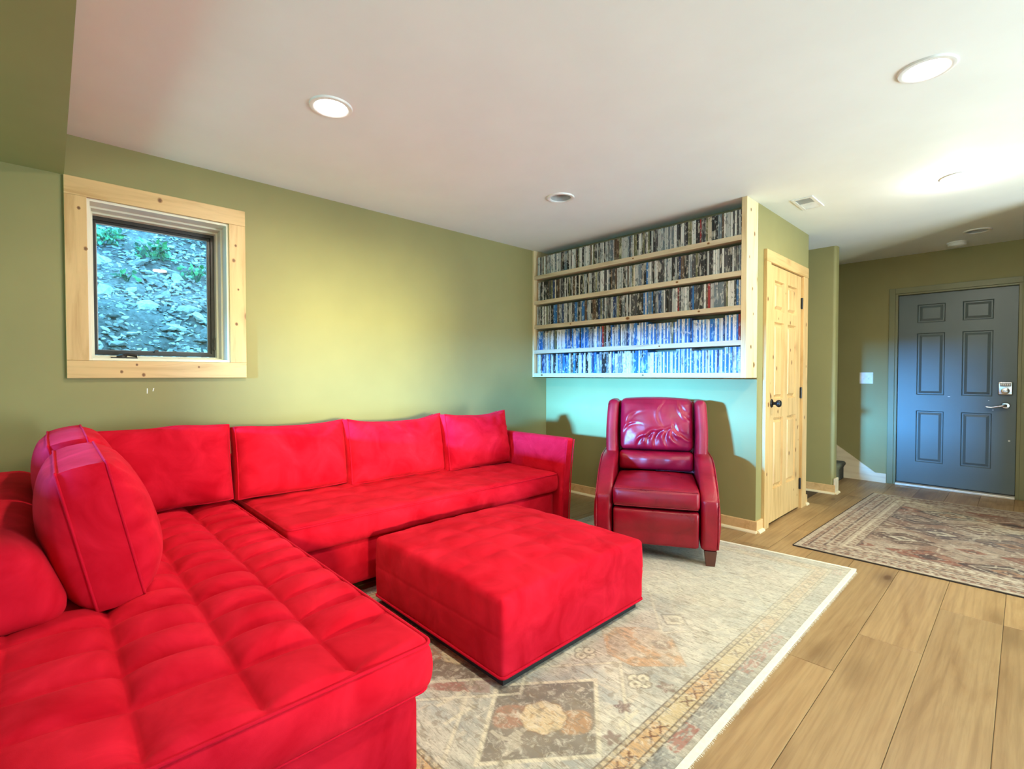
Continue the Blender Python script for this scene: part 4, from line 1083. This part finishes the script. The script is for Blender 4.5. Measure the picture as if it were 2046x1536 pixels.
    tint3=np.random.default_rng(8).uniform(0,1,(400,))[np.abs(np.floor(alg/0.062).astype(int))%400]
    cv.put((xm&(tint3>0.25))*1.0,L3(104,66,52),0.85)
    for a in (0.084,0.160):
        band(a-0.010,a+0.010,L3(150,132,104),0.8); 
        cv.put(((np.abs(de-a)<0.007)&(np.mod(alg,0.032)<0.020))*1.0,L3(206,190,156),0.9)
        cv.put((np.abs(np.abs(de-a)-0.010)<0.003)*1.0,L3(84,66,56),0.8)
    # everything fades towards the far end, as worn
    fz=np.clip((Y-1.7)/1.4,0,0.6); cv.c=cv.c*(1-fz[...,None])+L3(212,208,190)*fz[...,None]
    return cv.c*0.90
rg=thing('area_rug',(-1.6,2.1,0),'large faded grey and cream patterned rug under the ottoman and recliner','rug')
R1=[(-2.47,0.66),(-0.70,0.66),(-0.705,3.49),(-2.47,3.30)]
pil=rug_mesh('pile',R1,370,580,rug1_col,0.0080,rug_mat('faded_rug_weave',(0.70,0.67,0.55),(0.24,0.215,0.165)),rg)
M_bind=paint('cream_rug_binding',(0.78,0.74,0.62),0.9,0.1,0.3,60)
def strip(p,q,w,h,name,m,parent):
    p=Vector((*p,0)); q=Vector((*q,0)); d=(q-p).normalized(); nrm=Vector((d.y,-d.x,0))*w
    V=[p+Vector((0,0,0.0004)),q+Vector((0,0,0.0004)),q+nrm+Vector((0,0,0.0004)),p+nrm+Vector((0,0,0.0004))]; V+= [v+Vector((0,0,h)) for v in V]
    return MB().add([tuple(v) for v in V],BOXF).build(name,m,parent)
strip((-0.705,3.49),(-0.6985,0.66),-0.022,0.0085,'binding',M_bind,rg)
strip((-2.47,3.30),(-0.683,3.492),-0.020,0.0085,'binding',M_bind,rg)
fr=MB()
for k in range(700):
    y=0.67+k*0.0040; x=-0.683+0.0*y
    a=random.uniform(-0.004,0.004); L=random.uniform(0.008,0.016)
    fr.add([(x-0.004,y,0.007),(x-0.004,y+0.0022,0.007),(x+L,y+a+0.0012,0.0012),(x+L,y+a,0.0012)],[(0,1,2,3)])
o=fr.build('fringe',M_bind,rg); o['kind']='stuff'

def rug2_col(X,Y,s,t):
    W=1.65; H=2.25; dl=s*W; de=np.minimum(np.minimum(dl,(1-s)*W),np.minimum(t,1-t)*H)
    cv=Canvas(X.shape,L3(168,146,128)); col=vnoise(X,Y,24,71)
    cv.put(np.clip(vnoise(X,Y,7,72)*1.6,0,1),L3(196,180,160),0.8); cv.put(np.clip(-vnoise(X,Y,9,73)*1.6,0,1),L3(140,104,88),0.8)
    dark=L3(66,52,52); cream=L3(224,212,190); rust=L3(146,86,66)
    def hexd(cx,cy,rx,ry):
        a=np.abs((X-cx)/rx); b=np.abs((Y-cy)/ry); return np.maximum(b,0.55*b+a*0.9)-1
    # staggered rows of stretched lozenges across the field
    for j in range(-1,8):
        for i in range(-1,7):
            cx=-0.95+i*0.36+(0.18 if j%2 else 0); cy=3.75+j*0.33
            sd=(i*7+j*13)%9
            c1=[dark,L3(88,74,78),rust,L3(120,90,74),L3(186,168,150),dark,L3(84,62,56),L3(150,112,92),L3(100,86,84)][sd]
            rx,ry=0.235,0.155
            d=np.abs((X-cx)/rx)+np.abs((Y-cy)/ry)-1
            cv.put(sstep(d*0.15,0.012)*np.clip(0.9+col*0.6,0,1),c1,0.95)
            c2=cream if sd in (0,3,5,7) else L3(180,150,126)
            cv.put(sstep(np.abs(d+0.28)*0.15-0.006,0.006),c2,0.85 if sd in (0,3,7) else 0.45)
            cv.put(sstep((d+0.62)*0.15,0.010),[L3(176,134,104),cream,dark,L3(206,186,160),rust,L3(190,170,150),cream,dark,L3(176,134,104)][sd],0.85)
            cv.put(sstep((d+0.82)*0.15,0.008),dark,0.7)
            cv.put(sstep(np.abs(d)*0.15-0.004,0.005),L3(58,42,40),0.6)
    cv.put(((vnoise(X,Y*1.3,40,74)>0.55))*1.0,L3(70,54,52),0.45); cv.put(((vnoise(X*1.3,Y,36,75)>0.6))*1.0,L3(218,204,182),0.5)
    alg=np.where(np.abs(de-np.minimum(dl,(1-s)*W))<1e-6,Y,X)
    def band(a,b,c_,al=1.0): cv.put(((de>=a)&(de<b))*1.0,c_,al)
    band(0,0.30,L3(196,180,158),1.0)
    band(0.0,0.035,L3(206,190,166)); band(0.035,0.042,L3(120,92,80)); band(0.060,0.072,L3(96,70,62),0.9); band(0.135,0.150,L3(92,70,64),0.9); band(0.200,0.210,L3(120,92,80),0.8); band(0.225,0.238,L3(222,206,182)); band(0.285,0.30,L3(110,86,78),0.9)
    cv.put(((np.abs(de-0.052)<0.009)&(np.mod(alg,0.04)<0.024))*1.0,L3(150,104,84),0.9)
    dd=(de-0.104)/0.030; cc=(np.mod(alg,0.075)-0.0375)/0.0375
    cv.put(((np.abs(dd)+np.abs(cc)<0.95)&(np.abs(dd)+np.abs(cc)>0.45))*1.0,L3(158,118,96),0.85); cv.put(((np.abs(dd)+np.abs(cc)<0.3))*1.0,L3(104,72,64),0.8)
    dd=(de-0.175)/0.022; cc=(np.mod(alg+0.02,0.055)-0.0275)/0.0275
    cv.put(((dd*dd+cc*cc<0.8))*1.0,L3(166,134,112),0.8); cv.put(((dd*dd+cc*cc<0.2))*1.0,L3(96,66,60),0.8)
    dd=(de-0.262)/0.020; cv.put(((np.abs(dd)<0.9)&(np.mod(alg+dd*0.012,0.05)<0.022))*1.0,L3(140,108,92),0.8)
    cv.put(((de<0.30)&(vnoise(X,Y,50,76)>0.35))*1.0,L3(214,200,178),0.5); cv.put(((de<0.30)&(vnoise(X,Y,44,77)>0.5))*1.0,L3(128,98,84),0.5)
    return cv.c*0.74
rg2=thing('entry_rug',(-0.2,4.85,0),'dark brown and rust patterned rug in front of the entry door','rug')
R2=[(-1.085,3.705),(0.60,3.72),(0.62,6.02),(-1.02,5.92)]
rug_mesh('pile',R2,340,470,rug2_col,0.0075,rug_mat('brown_rug_weave',(0.56,0.46,0.37),(0.10,0.062,0.05),0.22),rg2)
M_ser=paint('dark_rug_serging',(0.045,0.035,0.028),0.9,0.2,0.3,60)
strip(R2[0],R2[1],0.006,0.0078,'serged_edge',M_ser,rg2); strip(R2[3],R2[0],0.006,0.0078,'serged_edge',M_ser,rg2)
